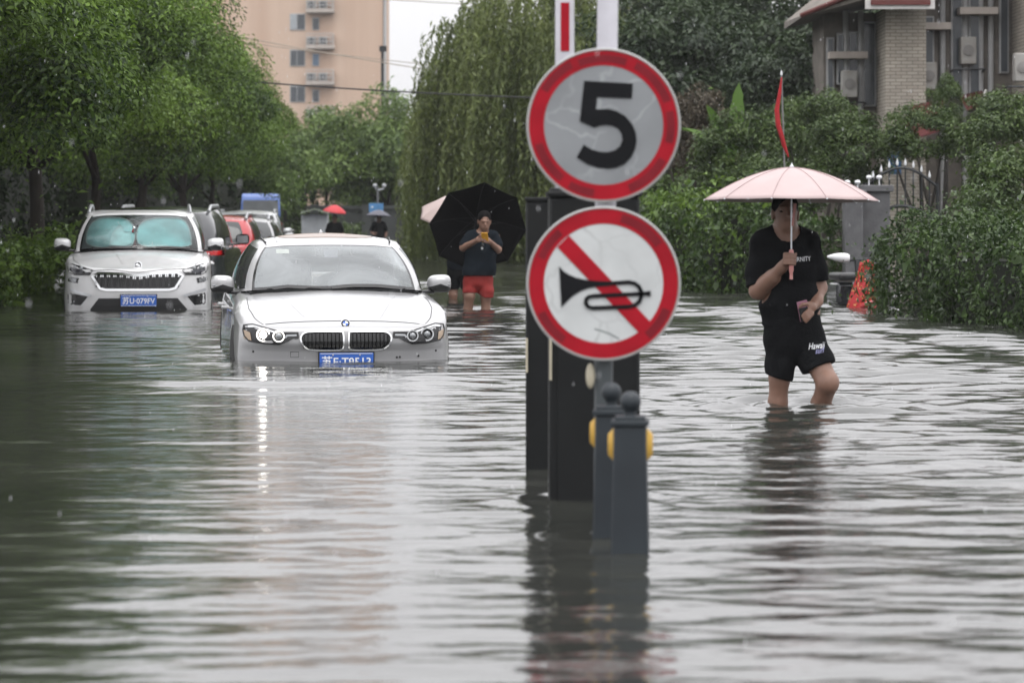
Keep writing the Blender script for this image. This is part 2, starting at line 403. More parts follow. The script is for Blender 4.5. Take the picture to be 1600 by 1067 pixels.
GROUND_UP = .0
def tree(name, label, x, y, crown_me, trunk_me, cz, s, lm, group, rz=0., stretch=1.0, ts=1.0):
    t = thing(name, label, 'tree', (x, y, -.05), rz, group)
    o = bpy.data.objects.new('trunk', trunk_me); col.objects.link(o); o.parent = t; o.scale = (s * ts, s * ts, s * stretch * ts)
    c = bpy.data.objects.new('crown', crown_me); col.objects.link(c); c.parent = t; c.location = (0, 0, cz * s * stretch); c.scale = (s, s, s * stretch)
    return t

TRUNK = [trunk_mesh('trunk', 4.4, .15, 2.6, 4.4, 5), trunk_mesh('trunk', 4.3, .13, 2.5, 4.2, 9)]
for t_ in TRUNK: t_.materials.append(M_('bark')); t_.shade_smooth()
CROWN = [crown_mesh('crown', (3.1, 3.1, 2.7), 78, 1120, .088, 11, .74, .22), crown_mesh('crown', (3.0, 3.2, 2.6), 78, 1120, .088, 23, .74, .22), crown_mesh('crown', (3.1, 3.0, 2.7), 78, 1120, .088, 37, .70, .25)]
for c_ in CROWN: c_.materials.append(M_('leaf_street'))
# the street trees along the kerb behind the parked cars: x, y, scale, rotation, crown
STREET = [(-6.9, 31.5, 1.00, .3, 0), (-7.9, 37.5, 1.05, 1.9, 1), (-7.5, 43.5, 1.00, 3.3, 2), (-7.75, 50.0, 1.0, 4.4, 0), (-7.8, 57.5, .98, 5.6, 1), (-7.95, 66.0, .95, .9, 2), (-8.1, 76.0, .90, 2.5, 0), (-8.6, 88.0, .85, 4.0, 1)]
ORD = ['nearest', 'second', 'third', 'fourth', 'fifth', 'sixth', 'seventh', 'last']
for i, (x, y, s, rz, k) in enumerate(STREET):
    lab = ('leafy green street tree of the kerbside row, %s from the camera' % ORD[i]) if i < 7 else 'last leafy street tree at the far end of the kerbside row'
    tree('street_tree', lab, x, y, CROWN[k], TRUNK[k % 2], 3.95, s, None, 'street trees along the kerb', rz)
# a second row further in, seen as dark stems and leaves between the first
for i, (x, y, s, rz, k) in enumerate([(-11.3, 47, 1.1, 1.2, 1), (-11.5, 56, 1.1, 2.2, 2), (-12.5, 68, 1.1, 3.2, 0), (-9.9, 40.5, .9, 5.1, 2)]):
    lab = ['dark tree deep behind the third street tree', 'dark tree deep behind the fourth street tree', 'dark tree deep behind the sixth street tree', 'shaded tree set back from the kerb behind the white SUV'][i]
    tree('back_row_tree', lab, x, y, CROWN[k], TRUNK[k % 2], 4.0, s, None, 'trees standing behind the kerbside row', rz)

# round trees closing the street
FAR = [crown_mesh('crown', (2.5, 2.5, 2.4), 80, 210, .17, 51, .65, .25), crown_mesh('crown', (2.6, 2.5, 2.3), 80, 210, .17, 63, .65, .25)]
for c_ in FAR: c_.materials.append(M_('leaf_far'))
farspec = [(-9.2, 104, 1.10, 'small dense tree rising below the peach block balcony column'), (-7.0, 116, 1.15, 'bright green round tree under the right edge of the peach block'),
           (-4.5, 113, 1.18, 'bright green round tree between the sky gap and the willow'), (-11.5, 99, 1.0, 'green tree at the foot of the peach block beside the street trees'),
           (-3.0, 122, 1.25, 'hazy tree behind the street end, just short of the willow'), (-6.0, 128, 1.1, 'hazy tree behind the street end below the sky gap')]
for i, (x, y, s, lab) in enumerate(farspec):
    tree('round_tree', lab, x, y, FAR[i % 2], TRUNK[i % 2], 2.7, s, None, 'round trees closing the street', i * 1.3, 1.0, .62)

def willow_mesh(name, R_, top, strands, seed):
    g = np.random.default_rng(seed)
    C, NR, AX, T = [], [], [], []
    nb = strands // 11; ba = g.uniform(0, 6.283, nb); br_ = R_ * np.sqrt(g.uniform(.02, 1, nb)); bz = g.normal(0, .5, nb); bt = g.normal(0, .14, nb)
    for s in range(strands):
        j = s % nb; a = ba[j] + g.normal(0, .16) / max(.3, br_[j] / R_); rr = min(R_ * 1.08, abs(br_[j] + g.normal(0, .18))); z0 = bz[j] * .5 + top * (1 - .42 * (rr / R_) ** 2) + g.normal(0, .25)
        z1 = max(.15, z0 - g.gamma(5, .62) - 1.0 - 1.5 * rr / R_); n = int((z0 - z1) / .055)
        f = np.linspace(0, 1, n); x = math.cos(a) * (rr + .35 * np.sin(f * 2.2)) + .05 * np.sin(f * 9 + s); y = math.sin(a) * (rr + .35 * np.sin(f * 2.2)) + .05 * np.cos(f * 8 + s); z = z0 + (z1 - z0) * f ** 1.15
        C.append(np.stack([x, y, z], 1) + g.normal(0, .03, (n, 3))); T.append(np.clip(.45 + bt[j] + g.normal(0, .1) + g.normal(0, .16, n), 0, 1))
        NR.append(g.normal(size=(n, 3)) + np.array([math.cos(a), math.sin(a), .4])); AX.append(g.normal(size=(n, 3)) * .45 + np.array([0, 0, -1.0]))
    C, NR, AX, T = map(np.concatenate, (C, NR, AX, T)); n = len(C)
    return leaf_mesh(name, C, NR, AX, .20 * g.uniform(.7, 1.3, n), .045 * g.uniform(.7, 1.3, n), T)
WT = trunk_mesh('trunk', 6.0, .28, 3.4, 6, 77, 9); WT.materials.append(M_('bark')); WT.shade_smooth()
def willow(label, x, y, s, me, rz):
    t = thing('weeping_willow', label, 'tree', (x, y, -.05), rz, 'weeping willows')
    o = bpy.data.objects.new('trunk', WT); col.objects.link(o); o.parent = t; o.scale = (s * .74, s * .74, s * .74)
    c = bpy.data.objects.new('crown', me); col.objects.link(c); c.parent = t; c.scale = (s, s, s)
wm = [willow_mesh('crown', 3.0, 7.3, 900, 5), willow_mesh('crown', 2.8, 7.0, 700, 6)]
for w_ in wm: w_.materials.append(M_('leaf_willow'))
willow('tall weeping willow with long hanging strands behind the speed limit sign', .6, 76, 1.0, wm[0], 0)
willow('second weeping willow behind the first one, hanging over the far wall', 2.6, 92, 1.12, wm[1], 1.0)
willow('smaller weeping willow at the edge of the sky gap', -.05, 84, .92, wm[1], 2.4)

# dark garden trees on the far side, and shrubs over the hedge
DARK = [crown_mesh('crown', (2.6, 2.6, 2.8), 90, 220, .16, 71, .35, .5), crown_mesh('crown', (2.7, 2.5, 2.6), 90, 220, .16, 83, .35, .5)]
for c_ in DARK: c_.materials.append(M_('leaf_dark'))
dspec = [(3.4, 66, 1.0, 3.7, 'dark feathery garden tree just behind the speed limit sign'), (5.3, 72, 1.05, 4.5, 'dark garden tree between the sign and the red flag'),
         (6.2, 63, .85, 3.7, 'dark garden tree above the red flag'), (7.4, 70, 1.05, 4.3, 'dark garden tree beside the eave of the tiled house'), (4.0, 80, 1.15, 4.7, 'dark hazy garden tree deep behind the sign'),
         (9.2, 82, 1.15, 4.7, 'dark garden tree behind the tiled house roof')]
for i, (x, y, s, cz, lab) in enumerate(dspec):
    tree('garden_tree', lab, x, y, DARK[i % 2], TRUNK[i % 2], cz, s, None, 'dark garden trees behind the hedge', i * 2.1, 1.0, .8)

SHR = [crown_mesh('foliage', (1.0, .9, .8), 40, 170, .085, 91, .7, .2, -.2), crown_mesh('foliage', (1.0, 1.0, .8), 40, 170, .085, 97, .7, .2, -.2)]
for c_ in SHR: c_.materials.append(M_('leaf_shrub'))
SHR_B = crown_mesh('foliage', (1.0, 1.0, .9), 36, 170, .085, 99, .7, .3, -.2); SHR_B.materials.append(M_('leaf_bronze'))
stem_me = MB().tube([(0, 0, -.4), (.03, 0, .4), (0, .03, 1.0)], [.05, .04, .02], 7).tube([(0, 0, .1), (.25, .1, .7), (.4, .1, 1.1)], [.03, .022, .01], 6).tube([(0, 0, .1), (-.25, -.1, .7), (-.4, .1, 1.1)], [.03, .022, .01], 6).mesh('stem')
stem_me.materials.append(M_('bark'))
def shrub(label, px, py, Y, wpx, me, rz, flat=1.0):
    p = P(px, py, Y); s = wpx / 2 / sc_at(Y)
    t = thing('shrub', label, 'shrub', (p.x, Y, -.05), rz, 'shrubs showing over the hedge')
    o = bpy.data.objects.new('stem', stem_me); col.objects.link(o); o.parent = t; k = (p.z + .05) / 1.1; o.scale = (k * .5, k * .5, k * .85)
    c = bpy.data.objects.new('foliage', me); col.objects.link(c); c.parent = t; c.location = (0, 0, p.z + .05); c.scale = (s, s, s * flat)
for i, (px, py, Y, w, k, flat, lab) in enumerate([
    (1085, 205, 58, 130, 2, 1.3, 'bronze leaved shrub beside the rim of the speed limit sign'),
    (1160, 240, 50, 190, 0, .9, 'green shrub behind the tilted half of the pink umbrella'),
    (1275, 190, 52, 170, 1, 1.0, 'light green shrub right behind the red flag tip'),
    (1330, 235, 48, 170, 0, .9, 'green shrub between the red flag and the iron gate'),
    (1440, 205, 47, 160, 1, .9, 'green shrub over the iron gate arch'),
    (1575, 225, 46, 200, 0, 1.0, 'broad shrub growing in front of the tiled house corner'),
    (1600, 290, 41, 240, 1, 1.0, 'dense shrub over the clipped hedge at the picture edge'),
    (1560, 315, 42, 150, 0, .9, 'shrub between the iron gate and the clipped hedge'),
    (1560, 180, 50, 130, 1, 1.0, 'shrub climbing against the balconies of the tiled house'),
    (1480, 160, 51, 70, 0, 1.6, 'narrow upright shrub before the tiled house wall'),
    (1070, 300, 60, 150, 1, .8, 'dark green shrub between the two round signs and the hedge'),
    (1210, 290, 49, 200, 1, .8, 'shrub hidden behind the pink umbrella canopy'),
    (1255, 245, 57, 230, 0, .9, 'deep green shrub filling the gap under the red flag'),
    (1236, 252, 54, 130, 1, 1.0, 'small green shrub at the foot of the red flag cloth')]):
    shrub(lab, px, py, Y, w, (SHR[0], SHR[1], SHR_B)[k], i * 1.7, flat)

def hedge_mesh(name, pts, width, h, leaf, n, seed, lump=.10):
    """leaves over the top and faces of a clipped hedge that follows the points"""
    g = np.random.default_rng(seed); pts = np.array(pts, float); seg = np.linalg.norm(pts[1:] - pts[:-1], axis=1); cum = np.concatenate([[0], np.cumsum(seg)])
    t = g.uniform(0, cum[-1], n); i = np.clip(np.searchsorted(cum, t) - 1, 0, len(seg) - 1); f = (t - cum[i]) / seg[i]
    base = pts[i] + (pts[i + 1] - pts[i]) * f[:, None]; d = (pts[i + 1] - pts[i]) / seg[i][:, None]; sd = np.stack([-d[:, 1], d[:, 0]], 1)
    per = width + 2 * h; w = g.uniform(0, per, n); C = np.zeros((n, 3)); N_ = np.zeros((n, 3))
    lum = lump * (np.sin(t * 2.1 + seed) + np.sin(t * 4.7) * .6 + np.sin(t * 11 + w * 5) * .5 + np.sin(w * 7 + t * 3) * .5)
    top = (w > h) & (w < h + width); fa = w <= h; ba = w >= h + width
    s = np.where(top, w - h - width / 2, np.where(fa, -width / 2, width / 2)); z = np.where(top, h, np.where(fa, w, per - w))
    nx = np.where(top, 0, np.where(fa, -1, 1)); nz = np.where(top, 1, .25)
    s = s + nx * lum; z = z + np.where(top, lum, 0)
    jit = np.abs(g.normal(0, .07, n)) * np.where(np.sin(t * 9 + 3 * np.sin(t * 2)) > .8, 2.6, 1) * np.where(g.uniform(size=n) < .05, 3, 1)
    C[:, :2] = base + sd * s[:, None] + (sd * nx[:, None]) * jit[:, None]; C[:, 2] = z + jit * np.where(top, 1, 0) + g.normal(0, .03, n) - .1
    # round the two ends of the run with leaves as well
    en = g.uniform(size=n) < .07; sgn = np.where(g.uniform(size=n) < .5, 0, 1); ne = int(en.sum())
    pe = np.where(sgn[en][:, None] == 0, pts[0], pts[-1]); de = np.where(sgn[en][:, None] == 0, unit(pts[0] - pts[1]), unit(pts[-1] - pts[-2])); se = np.stack([-de[:, 1], de[:, 0]], 1)
    aa = g.uniform(-width / 2, width / 2, ne); C[en, :2] = pe + se * aa[:, None] + de * (jit[en] - .08)[:, None]; C[en, 2] = g.uniform(-.1, h, ne)
    nx = np.where(en, 0, nx); 
    N_[:, :2] = sd * nx[:, None]; N_[en, :2] = de; N_[:, 2] = nz; N_ += g.normal(size=(n, 3)) * .6
    ax = g.normal(size=(n, 3)); ax[:, 2] -= .2
    tint = np.clip(.36 + .16 * np.sin(t * 3.3 + w * 4) + g.normal(0, .2, n) + np.where(g.uniform(size=n) < .07, .5, 0), 0, 1)
    sz = np.exp(g.normal(0, .38, n))
    return leaf_mesh(name, C, N_, ax, leaf * sz, leaf * sz * g.uniform(.4, .62, n), tint)
def hedge(label, pts, width, h, leaf, n, seed, lm, cap=True):
    t = thing('hedge', label, 'hedge', (0, 0, 0))
    link_mesh('foliage', hedge_mesh('foliage', pts, width, h, leaf, n, seed), M_(lm), t)
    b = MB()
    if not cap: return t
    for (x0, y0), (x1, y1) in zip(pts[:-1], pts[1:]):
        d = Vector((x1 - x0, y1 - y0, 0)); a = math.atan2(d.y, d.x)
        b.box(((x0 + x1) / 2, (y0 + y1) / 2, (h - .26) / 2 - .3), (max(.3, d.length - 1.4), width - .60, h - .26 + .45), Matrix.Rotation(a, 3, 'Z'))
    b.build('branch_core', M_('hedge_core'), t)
    return t
hedge('dark clipped hedge in the water beside the red scooter cover', [(7.3, 29.3), (6.0, 32.3), (5.35, 36.3), (5.2, 38.2)], 1.3, 1.02, .058, 32000, 3, 'leaf_hedge')
hedge('long leafy hedge behind the man with the pink umbrella', [(4.55, 45.2), (3.6, 46.8), (2.9, 51.0), (2.5, 58.0)], 1.2, 1.18, .072, 24000, 4, 'leaf_hedge')
hedge('bright green creeper topping the hedge beside the no honking sign', [(3.75, 46.5), (3.0, 50.6), (2.6, 56.0)], .95, 1.48, .10, 5000, 5, 'leaf_hedge_bright')
hedge('low bright hedge on the verge beside the white SUV', [(-12, 40.5), (-6.5, 41.0), (-6.7, 50)], 1.2, .66, .075, 30000, 6, 'leaf_hedge_bright', False)
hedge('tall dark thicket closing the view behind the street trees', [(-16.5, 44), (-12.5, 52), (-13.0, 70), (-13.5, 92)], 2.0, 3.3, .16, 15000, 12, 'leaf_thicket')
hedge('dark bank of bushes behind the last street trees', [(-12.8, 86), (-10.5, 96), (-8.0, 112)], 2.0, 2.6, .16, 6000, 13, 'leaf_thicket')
hedge('far hedge along the foot of the street end wall', [(-16, 98), (-9, 103), (-5.5, 106)], 1.2, .9, .13, 5000, 8, 'leaf_shrub')
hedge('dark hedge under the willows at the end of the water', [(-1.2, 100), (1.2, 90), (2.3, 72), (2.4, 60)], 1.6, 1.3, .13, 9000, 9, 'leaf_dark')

# banana plant behind the bronze shrub
def banana():
    t = thing('banana_plant', 'banana plant with upright torn green leaves behind the bronze shrub', 'plant', (P(1145, 0, 57).x, 57, -.05))
    MB().tube([(0, 0, -.3), (.05, 0, 1.2), (.1, 0, 2.4)], [.12, .10, .06], 10).build('stem', mat('banana_stem', (.12, .15, .05), .6), t, True)
    rnd = random.Random(4)
    for k, (dx, lean, ln, tw) in enumerate([(.05, .06, 1.5, .5), (.3, .45, 1.2, -.4), (-.35, -.55, 1.1, .6), (.1, .25, 1.0, 1.4), (-.1, -.3, 1.3, -.9)]):
        b = MB(); n = 12; vs = []; fs = []
        for i in range(n + 1):
            f = i / n; w = .17 * math.sin(math.pi * min(1, f * .96 + .04)) ** .7 * (1 + .12 * math.sin(i * 2.7 + k))
            cx = dx * .3 + lean * f * ln + lean * abs(lean) * f * f * .8; cz = 2.2 + ln * f - abs(lean) * f * f * .9
            ca, sa = math.cos(tw), math.sin(tw)
            for q in (-1, -.5, 0, .5, 1): vs.append((cx + q * w * ca, q * w * sa - .1 * f, cz + .05 * abs(q)))
        for i in range(n):
            for q in range(4): fs.append((i * 5 + q, i * 5 + q + 1, i * 5 + q + 6, i * 5 + q + 5))
        b.add(vs, fs); o = b.build('leaf', M_('leaf_banana'), t, True)
        a = o.data.attributes.new('tint', 'FLOAT', 'FACE'); a.data.foreach_set('value', np.array([rnd.uniform(.3, .9)] * len(o.data.polygons), np.float32))
banana()
# ------------------------------------------------------------------ buildings, walls, gate, poles, cables
def wall_mat():
    m, N, L, b = new_mat('peach_render'); MATS['peach_render'] = m
    tc = N.new('ShaderNodeTexCoord'); mp = N.new('ShaderNodeMapping'); mp.inputs['Scale'].default_value = (.5, .5, .02)
    n = N.new('ShaderNodeTexNoise'); n.inputs['Scale'].default_value = 1.0; n.inputs['Detail'].default_value = 5; L.new(tc.outputs['Object'], mp.inputs[0]); L.new(mp.outputs[0], n.inputs['Vector'])
    r = N.new('ShaderNodeValToRGB'); r.color_ramp.elements[0].position = .35; r.color_ramp.elements[1].position = .68
    r.color_ramp.elements[0].color = (.52, .36, .265, 1); r.color_ramp.elements[1].color = (.62, .465, .36, 1); L.new(n.outputs[0], r.inputs[0]); L.new(r.outputs[0], b.inputs['Base Color'])
    b.inputs['Roughness'].default_value = .9
wall_mat()
mat('pane_dark', (.06, .07, .08), .12); mat('pane_blue', (.10, .16, .24), .12); mat('pane_pale', (.35, .38, .40), .2)
mat('frame_grey', (.45, .45, .45), .6); mat('ac_white', (.33, .32, .30), .6, dirt=((.25, .2, .15), .5, 6)); mat('slab_grey', (.45, .40, .36), .9)

def peach_block():
    Y = 262.0; s = sc_at(Y)
    def X(px): return (px - 800) / s
    def Z(py): return CAM_H - (py - HORIZON) / s
    t = thing('apartment_block', 'tall peach apartment block with balconies rising behind the street trees', 'building', (0, Y, 0))
    x0, x1, top = X(255), X(598), 35.5
    b = MB(); b.box(((x0 + x1) / 2, 7, top / 2 - 1), (x1 - x0, 14, top + 2)); b.build('wall', M_('peach_render'), t)
    b = MB(); b.box(((x0 + x1) / 2, 7, top + .35), (x1 - x0 + .8, 14.8, .7)); b.build('parapet', M_('slab_grey'), t)
    MB().tube([(x1 + .15, .3, -1), (x1 + .15, .3, top)], .16, 8).build('downpipe', M_('frame_grey'), t)
    pitch = 56.2
    for k in range(-8, 3):
        zo = pitch * k
        if Z(84 + zo) > top - 2.2: continue
        # narrow stair window
        w = MB(); w.box(((X(488) + X(499)) / 2, -.02, (Z(84 + zo) + Z(104 + zo)) / 2), (X(499) - X(488), .08, Z(84 + zo) - Z(104 + zo)))
        f = w.build('window', M_('frame_grey'), t)
        p = MB(); p.box(((X(489.2) + X(497.8)) / 2, -.08, (Z(85.3 + zo) + Z(102.7 + zo)) / 2), (X(497.8) - X(489.2), .05, Z(85.3 + zo) - Z(102.7 + zo))); p.build('pane', M_('pane_blue' if k == 0 else 'pane_dark'), f)
        # wide room window with two panes
        if k < 2:
            w = MB(); w.box(((X(453) + X(477)) / 2, -.02, (Z(78 + zo) + Z(104 + zo)) / 2), (X(477) - X(453), .08, Z(78 + zo) - Z(104 + zo))); f = w.build('window', M_('frame_grey'), t)
            for a, c_, mm in ((454.3, 463.5, 'pane_pale' if k == -1 else 'pane_dark'), (464.8, 475.8, 'pane_dark')):
                p = MB(); p.box(((X(a) + X(c_)) / 2, -.08, (Z(79.5 + zo) + Z(102.5 + zo)) / 2), (X(c_) - X(a), .05, Z(79.5 + zo) - Z(102.5 + zo))); p.build('pane', M_(mm), f)
        # balcony: slab, parapet and two air conditioners behind a rail
        zb = Z(74.5 + zo)
        bal = MB().box(((X(479) + X(523)) / 2, -.55, zb), (X(523) - X(479), 1.1, .30)).build('balcony', M_('slab_grey'), t)
        ra = MB()
        for zz in (zb + .45, zb + .8, zb + 1.12): ra.tube([(X(480), -1.0, zz), (X(522), -1.0, zz)], .03, 6)
        for q in range(9): xx = X(480) + (X(522) - X(480)) * q / 8; ra.tube([(xx, -1.0, zb + .14), (xx, -1.0, zb + 1.13)], .022, 5)
        ra.build('railing', M_('frame_grey'), bal)
        MB().box((X(521), -.55, zb + .62), (.09, .95, .95)).build('side_panel', M_('slab_grey'), bal)
        for a in (487, 505):
            u = MB().box((X(a), -.55, zb + .52), (.80, .34, .72)).build('air_conditioner', M_('ac_white'), bal, bevel=.03)
            MB().lathe([(.27, 0), (.27, .03), (.02, .05)], 16, (X(a), -.73, zb + .52), Matrix.Rotation(R(90), 3, 'X')).build('fan_grille', M_('pane_dark'), bal)
peach_block()

def brick_mat():
    m, N, L, b = new_mat('pale_brick'); MATS['pale_brick'] = m
    tc = N.new('ShaderNodeTexCoord'); sp = N.new('ShaderNodeSeparateXYZ'); cb = N.new('ShaderNodeCombineXYZ'); ad = N.new('ShaderNodeMath'); ad.operation = 'ADD'
    L.new(tc.outputs['Object'], sp.inputs[0]); L.new(sp.outputs[0], ad.inputs[0]); L.new(sp.outputs[1], ad.inputs[1]); L.new(ad.outputs[0], cb.inputs[0]); L.new(sp.outputs[2], cb.inputs[1])
    br = N.new('ShaderNodeTexBrick'); br.inputs['Scale'].default_value = 1.0; br.inputs['Brick Width'].default_value = .21; br.inputs['Row Height'].default_value = .066; br.inputs['Mortar Size'].default_value = .008
    br.inputs['Color1'].default_value = (.42, .37, .31, 1); br.inputs['Color2'].default_value = (.52, .47, .40, 1); br.inputs['Mortar'].default_value = (.22, .20, .17, 1)
    L.new(cb.outputs[0], br.inputs['Vector'])
    n = N.new('ShaderNodeTexNoise'); n.inputs['Scale'].default_value = 1.1; n.inputs['Detail'].default_value = 6; L.new(tc.outputs['Object'], n.inputs['Vector'])
    mr = N.new('ShaderNodeMapRange'); mr.inputs[1].default_value = .4; mr.inputs[2].default_value = .75; mr.inputs[4].default_value = .45; L.new(n.outputs[0], mr.inputs[0])
    mx = N.new('ShaderNodeMix'); mx.data_type = 'RGBA'; L.new(mr.outputs[0], mx.inputs[0]); L.new(br.outputs[0], mx.inputs[6]); mx.inputs[7].default_value = (.16, .15, .13, 1)
    L.new(mx.outputs[2], b.inputs['Base Color']); b.inputs['Roughness'].default_value = .85
    bp = N.new('ShaderNodeBump'); bp.inputs['Strength'].default_value = .5; bp.inputs['Distance'].default_value = .01; bp.invert = True; L.new(br.outputs['Fac'], bp.inputs['Height']); L.new(bp.outputs[0], b.inputs['Normal'])
brick_mat()
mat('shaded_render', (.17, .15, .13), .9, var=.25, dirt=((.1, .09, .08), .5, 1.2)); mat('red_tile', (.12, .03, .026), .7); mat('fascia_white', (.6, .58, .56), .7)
mat('maroon_sheet', (.085, .014, .014), .6); mat('blue_drum', (.04, .11, .24), .5); mat('iron', (.022, .024, .026), .5, metal=.4); mat('stone_grey', (.115, .115, .12), .85, var=.25, bump=.2)

def tiled_house():
    Y = 58.0; s = sc_at(Y)
    def X(px): return (px - 800) / s
    def Z(py): return CAM_H - (py - HORIZON) / s
    t = thing('tiled_house', 'pale brick faced house with deep eave, balconies and air conditioners behind the shrubs', 'house', (0, Y, 0))
    # projecting brick-faced bay, recessed wings on both sides
    MB().box(((X(1384) + X(1447)) / 2, 1.2, 2.3), (X(1447) - X(1384), 2.4, 5.6)).build('brick_bay', M_('pale_brick'), t)
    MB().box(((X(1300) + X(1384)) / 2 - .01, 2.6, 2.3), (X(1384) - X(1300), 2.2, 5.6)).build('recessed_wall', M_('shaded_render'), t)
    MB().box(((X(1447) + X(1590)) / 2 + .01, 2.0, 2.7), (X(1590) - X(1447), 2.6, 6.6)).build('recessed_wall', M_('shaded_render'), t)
    MB().box(((X(1589) + X(1760)) / 2 + .02, .8, 2.7), (X(1760) - X(1589), 4.2, 6.6)).build('brick_bay', M_('pale_brick'), t)
    # roof: sloping eave running out towards the street, tiled edge, white fascia
    zf = Z(14)
    rf = MB(); x0, x1 = X(1256), X(1450); y0, y1 = -1.1, 4.2
    rf.add([(x0, y0 + 1.6, Z(22)), (X(1345), y0, Z(-12)), (x1, y0, Z(-12)), (x1, y1, Z(-12) + 1.6), (x0, y1, Z(22) + .1),
            (x0, y0 + 1.6, Z(25)), (X(1345), y0, Z(4)), (x1, y0, Z(4)), (x1, y1, Z(4) + .3), (x0, y1, Z(25))],
           [(0, 1, 2, 3, 4), (9, 8, 7, 6, 5), (0, 5, 6, 1), (1, 6, 7, 2), (2, 7, 8, 3), (3, 8, 9, 4), (4, 9, 5, 0)])
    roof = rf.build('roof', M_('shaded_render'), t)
    MB().box(((X(1341) + X(1447)) / 2, y0 - .06, Z(13)), (X(1447) - X(1341), .10, .20)).build('fascia', M_('fascia_white'), roof)
    MB().box(((X(1349) + X(1440)) / 2, y0 - .13, Z(11)), (X(1440) - X(1349), .05, .10)).build('tile_edge', M_('red_tile'), roof)
    MB().tube([(x0, y0 + 1.55, Z(22)), (X(1343), y0 - .03, Z(-10))], .05, 8).build('gutter', M_('red_tile'), roof, True)
    # upper roof over the second storey so that the house is closed above the picture
    MB().box(((X(1447) + X(1760)) / 2, 1.9, 6.15), (X(1760) - X(1447) + .6, 4.9, .35)).build('upper_roof', M_('red_tile'), t)
    # mullions, pipes and windows of the recessed parts
    for (a, c_, y_a, y_c, yy, m_) in [(1306, 1313, 55, 165, 1.44, 'pane_dark'), (1322, 1330, 48, 125, 1.44, 'pane_dark'), (1340, 1352, 45, 115, 1.44, 'pane_dark'), (1364, 1380, 30, 160, 1.44, 'pane_dark'),
                                     (1452, 1464, 25, 95, .66, 'pane_dark'), (1496, 1510, -20, 150, .66, 'pane_dark'), (1524, 1537, -5, 165, .66, 'pane_dark'), (1572, 1582, -20, 110, .66, 'pane_dark')]:
        f = MB().box(((X(a) + X(c_)) / 2, yy, (Z(y_a) + Z(y_c)) / 2), (X(c_) - X(a) + .06, .10, Z(y_a) - Z(y_c) + .06)).build('window', M_('frame_grey'), t)
        MB().box(((X(a) + X(c_)) / 2, yy - .06, (Z(y_a) + Z(y_c)) / 2), (X(c_) - X(a), .04, Z(y_a) - Z(y_c))).build('pane', M_(m_), f)
    for a, c_, py, yy in [(1305, 1365, 82, 1.2), (1440, 1488, 40, .4), (1502, 1562, 16, .4)]:
        MB().box(((X(a) + X(c_)) / 2, yy, Z(py)), (X(c_) - X(a), .5, .13)).build('ledge', M_('slab_grey'), t)
    for a in (1334, 1358, 1480, 1516, 1540, 1556):
        MB().tube([(X(a), 1.40 if a < 1400 else .62, -.5), (X(a), 1.40 if a < 1400 else .62, Z(10 if a < 1400 else -40))], .055, 8).build('downpipe', M_('frame_grey'), t, True)
    for a, py, yy in [(1337, 128, 1.15), (1455, 118, .42), (1517, 78, .42), (1576, 112, -1.5)]:
        u = MB().box((X(a), yy, Z(py)), (.30, .30, .52)).build('air_conditioner', M_('ac_white'), t, bevel=.02)
        MB().lathe([(.105, 0), (.105, .02), (.02, .03)], 14, (X(a), yy - .155, Z(py)), Matrix.Rotation(R(90), 3, 'X')).build('fan_grille', mat('fan_grey', (.22, .21, .20), .7), t)
        MB().tube([(X(a) - .3, yy + .2, Z(py) - .40), (X(a) - .3, yy - .25, Z(py) - .36)], .02, 6).tube([(X(a) + .3, yy + .2, Z(py) - .40), (X(a) + .3, yy - .25, Z(py) - .36)], .02, 6).tube([(X(a) - .3, yy - .25, Z(py) - .36), (X(a) + .3, yy - .25, Z(py) - .36)], .02, 6).build('bracket', M_('iron'), t)
    # sloping maroon lean-to roofs at the foot
    MB().add([(X(1395), -1.2, Z(225)), (X(1425), -.1, Z(165)), (X(1476), -.1, Z(155)), (X(1456), -1.2, Z(205)), (X(1395), -1.2, Z(228)), (X(1456), -1.2, Z(208))],
             [(0, 1, 2, 3), (0, 3, 5, 4)]).build('lean_to_roof', M_('maroon_sheet'), t)
    MB().add([(X(1500), -.9, Z(175)), (X(1504), .5, Z(148)), (X(1540), .5, Z(140)), (X(1536), -.9, Z(166))], [(0, 1, 2, 3)]).build('lean_to_roof', M_('maroon_sheet'), t)
    MB().tube([(X(1446), -1.25, Z(180)), (X(1449), -1.25, Z(160))], .02, 6).build('stay_rod', M_('fascia_white'), t)
    MB().tube([(X(1521), -.95, Z(166)), (X(1529), -.95, Z(144))], .03, 6).build('stay_rod', M_('fascia_white'), t)
    MB().lathe([(.12, -.3), (.13, .0), (.13, .5)], 18, (X(1392), -.6, Z(232) - .2)).build('drum', M_('blue_drum'), t, True)
tiled_house()

def far_wall():
    t = thing('boundary_wall', 'dark grey boundary wall closing the flooded street', 'wall', (0, 109, 0))
    MB().box((-2.4, 0, .45), (9.5, .3, 1.9)).build('wall_panel', M_('dark_wall'), t)
    MB().box((-2.4, 0, 1.45), (9.7, .45, .12)).build('coping', M_('dark_wall'), t)
    for k in range(6): MB().box((-7.0 + k * 1.85, -.06, .5), (.32, .42, 2.1)).build('pier', M_('dark_wall'), t)
    for x in (-3.3, -1.6): MB().ball((x, 0, 1.62), (.2, .1, .07), 10, 6).build('wall_lamp', M_('ac_white'), t, True)
    k = MB().box((-3, 107.3, -.13), (14, 2.6, .4)).build('pavement', M_('concrete')); tag(k, 'raised pavement at the far end of the water', kind='structure')
far_wall()

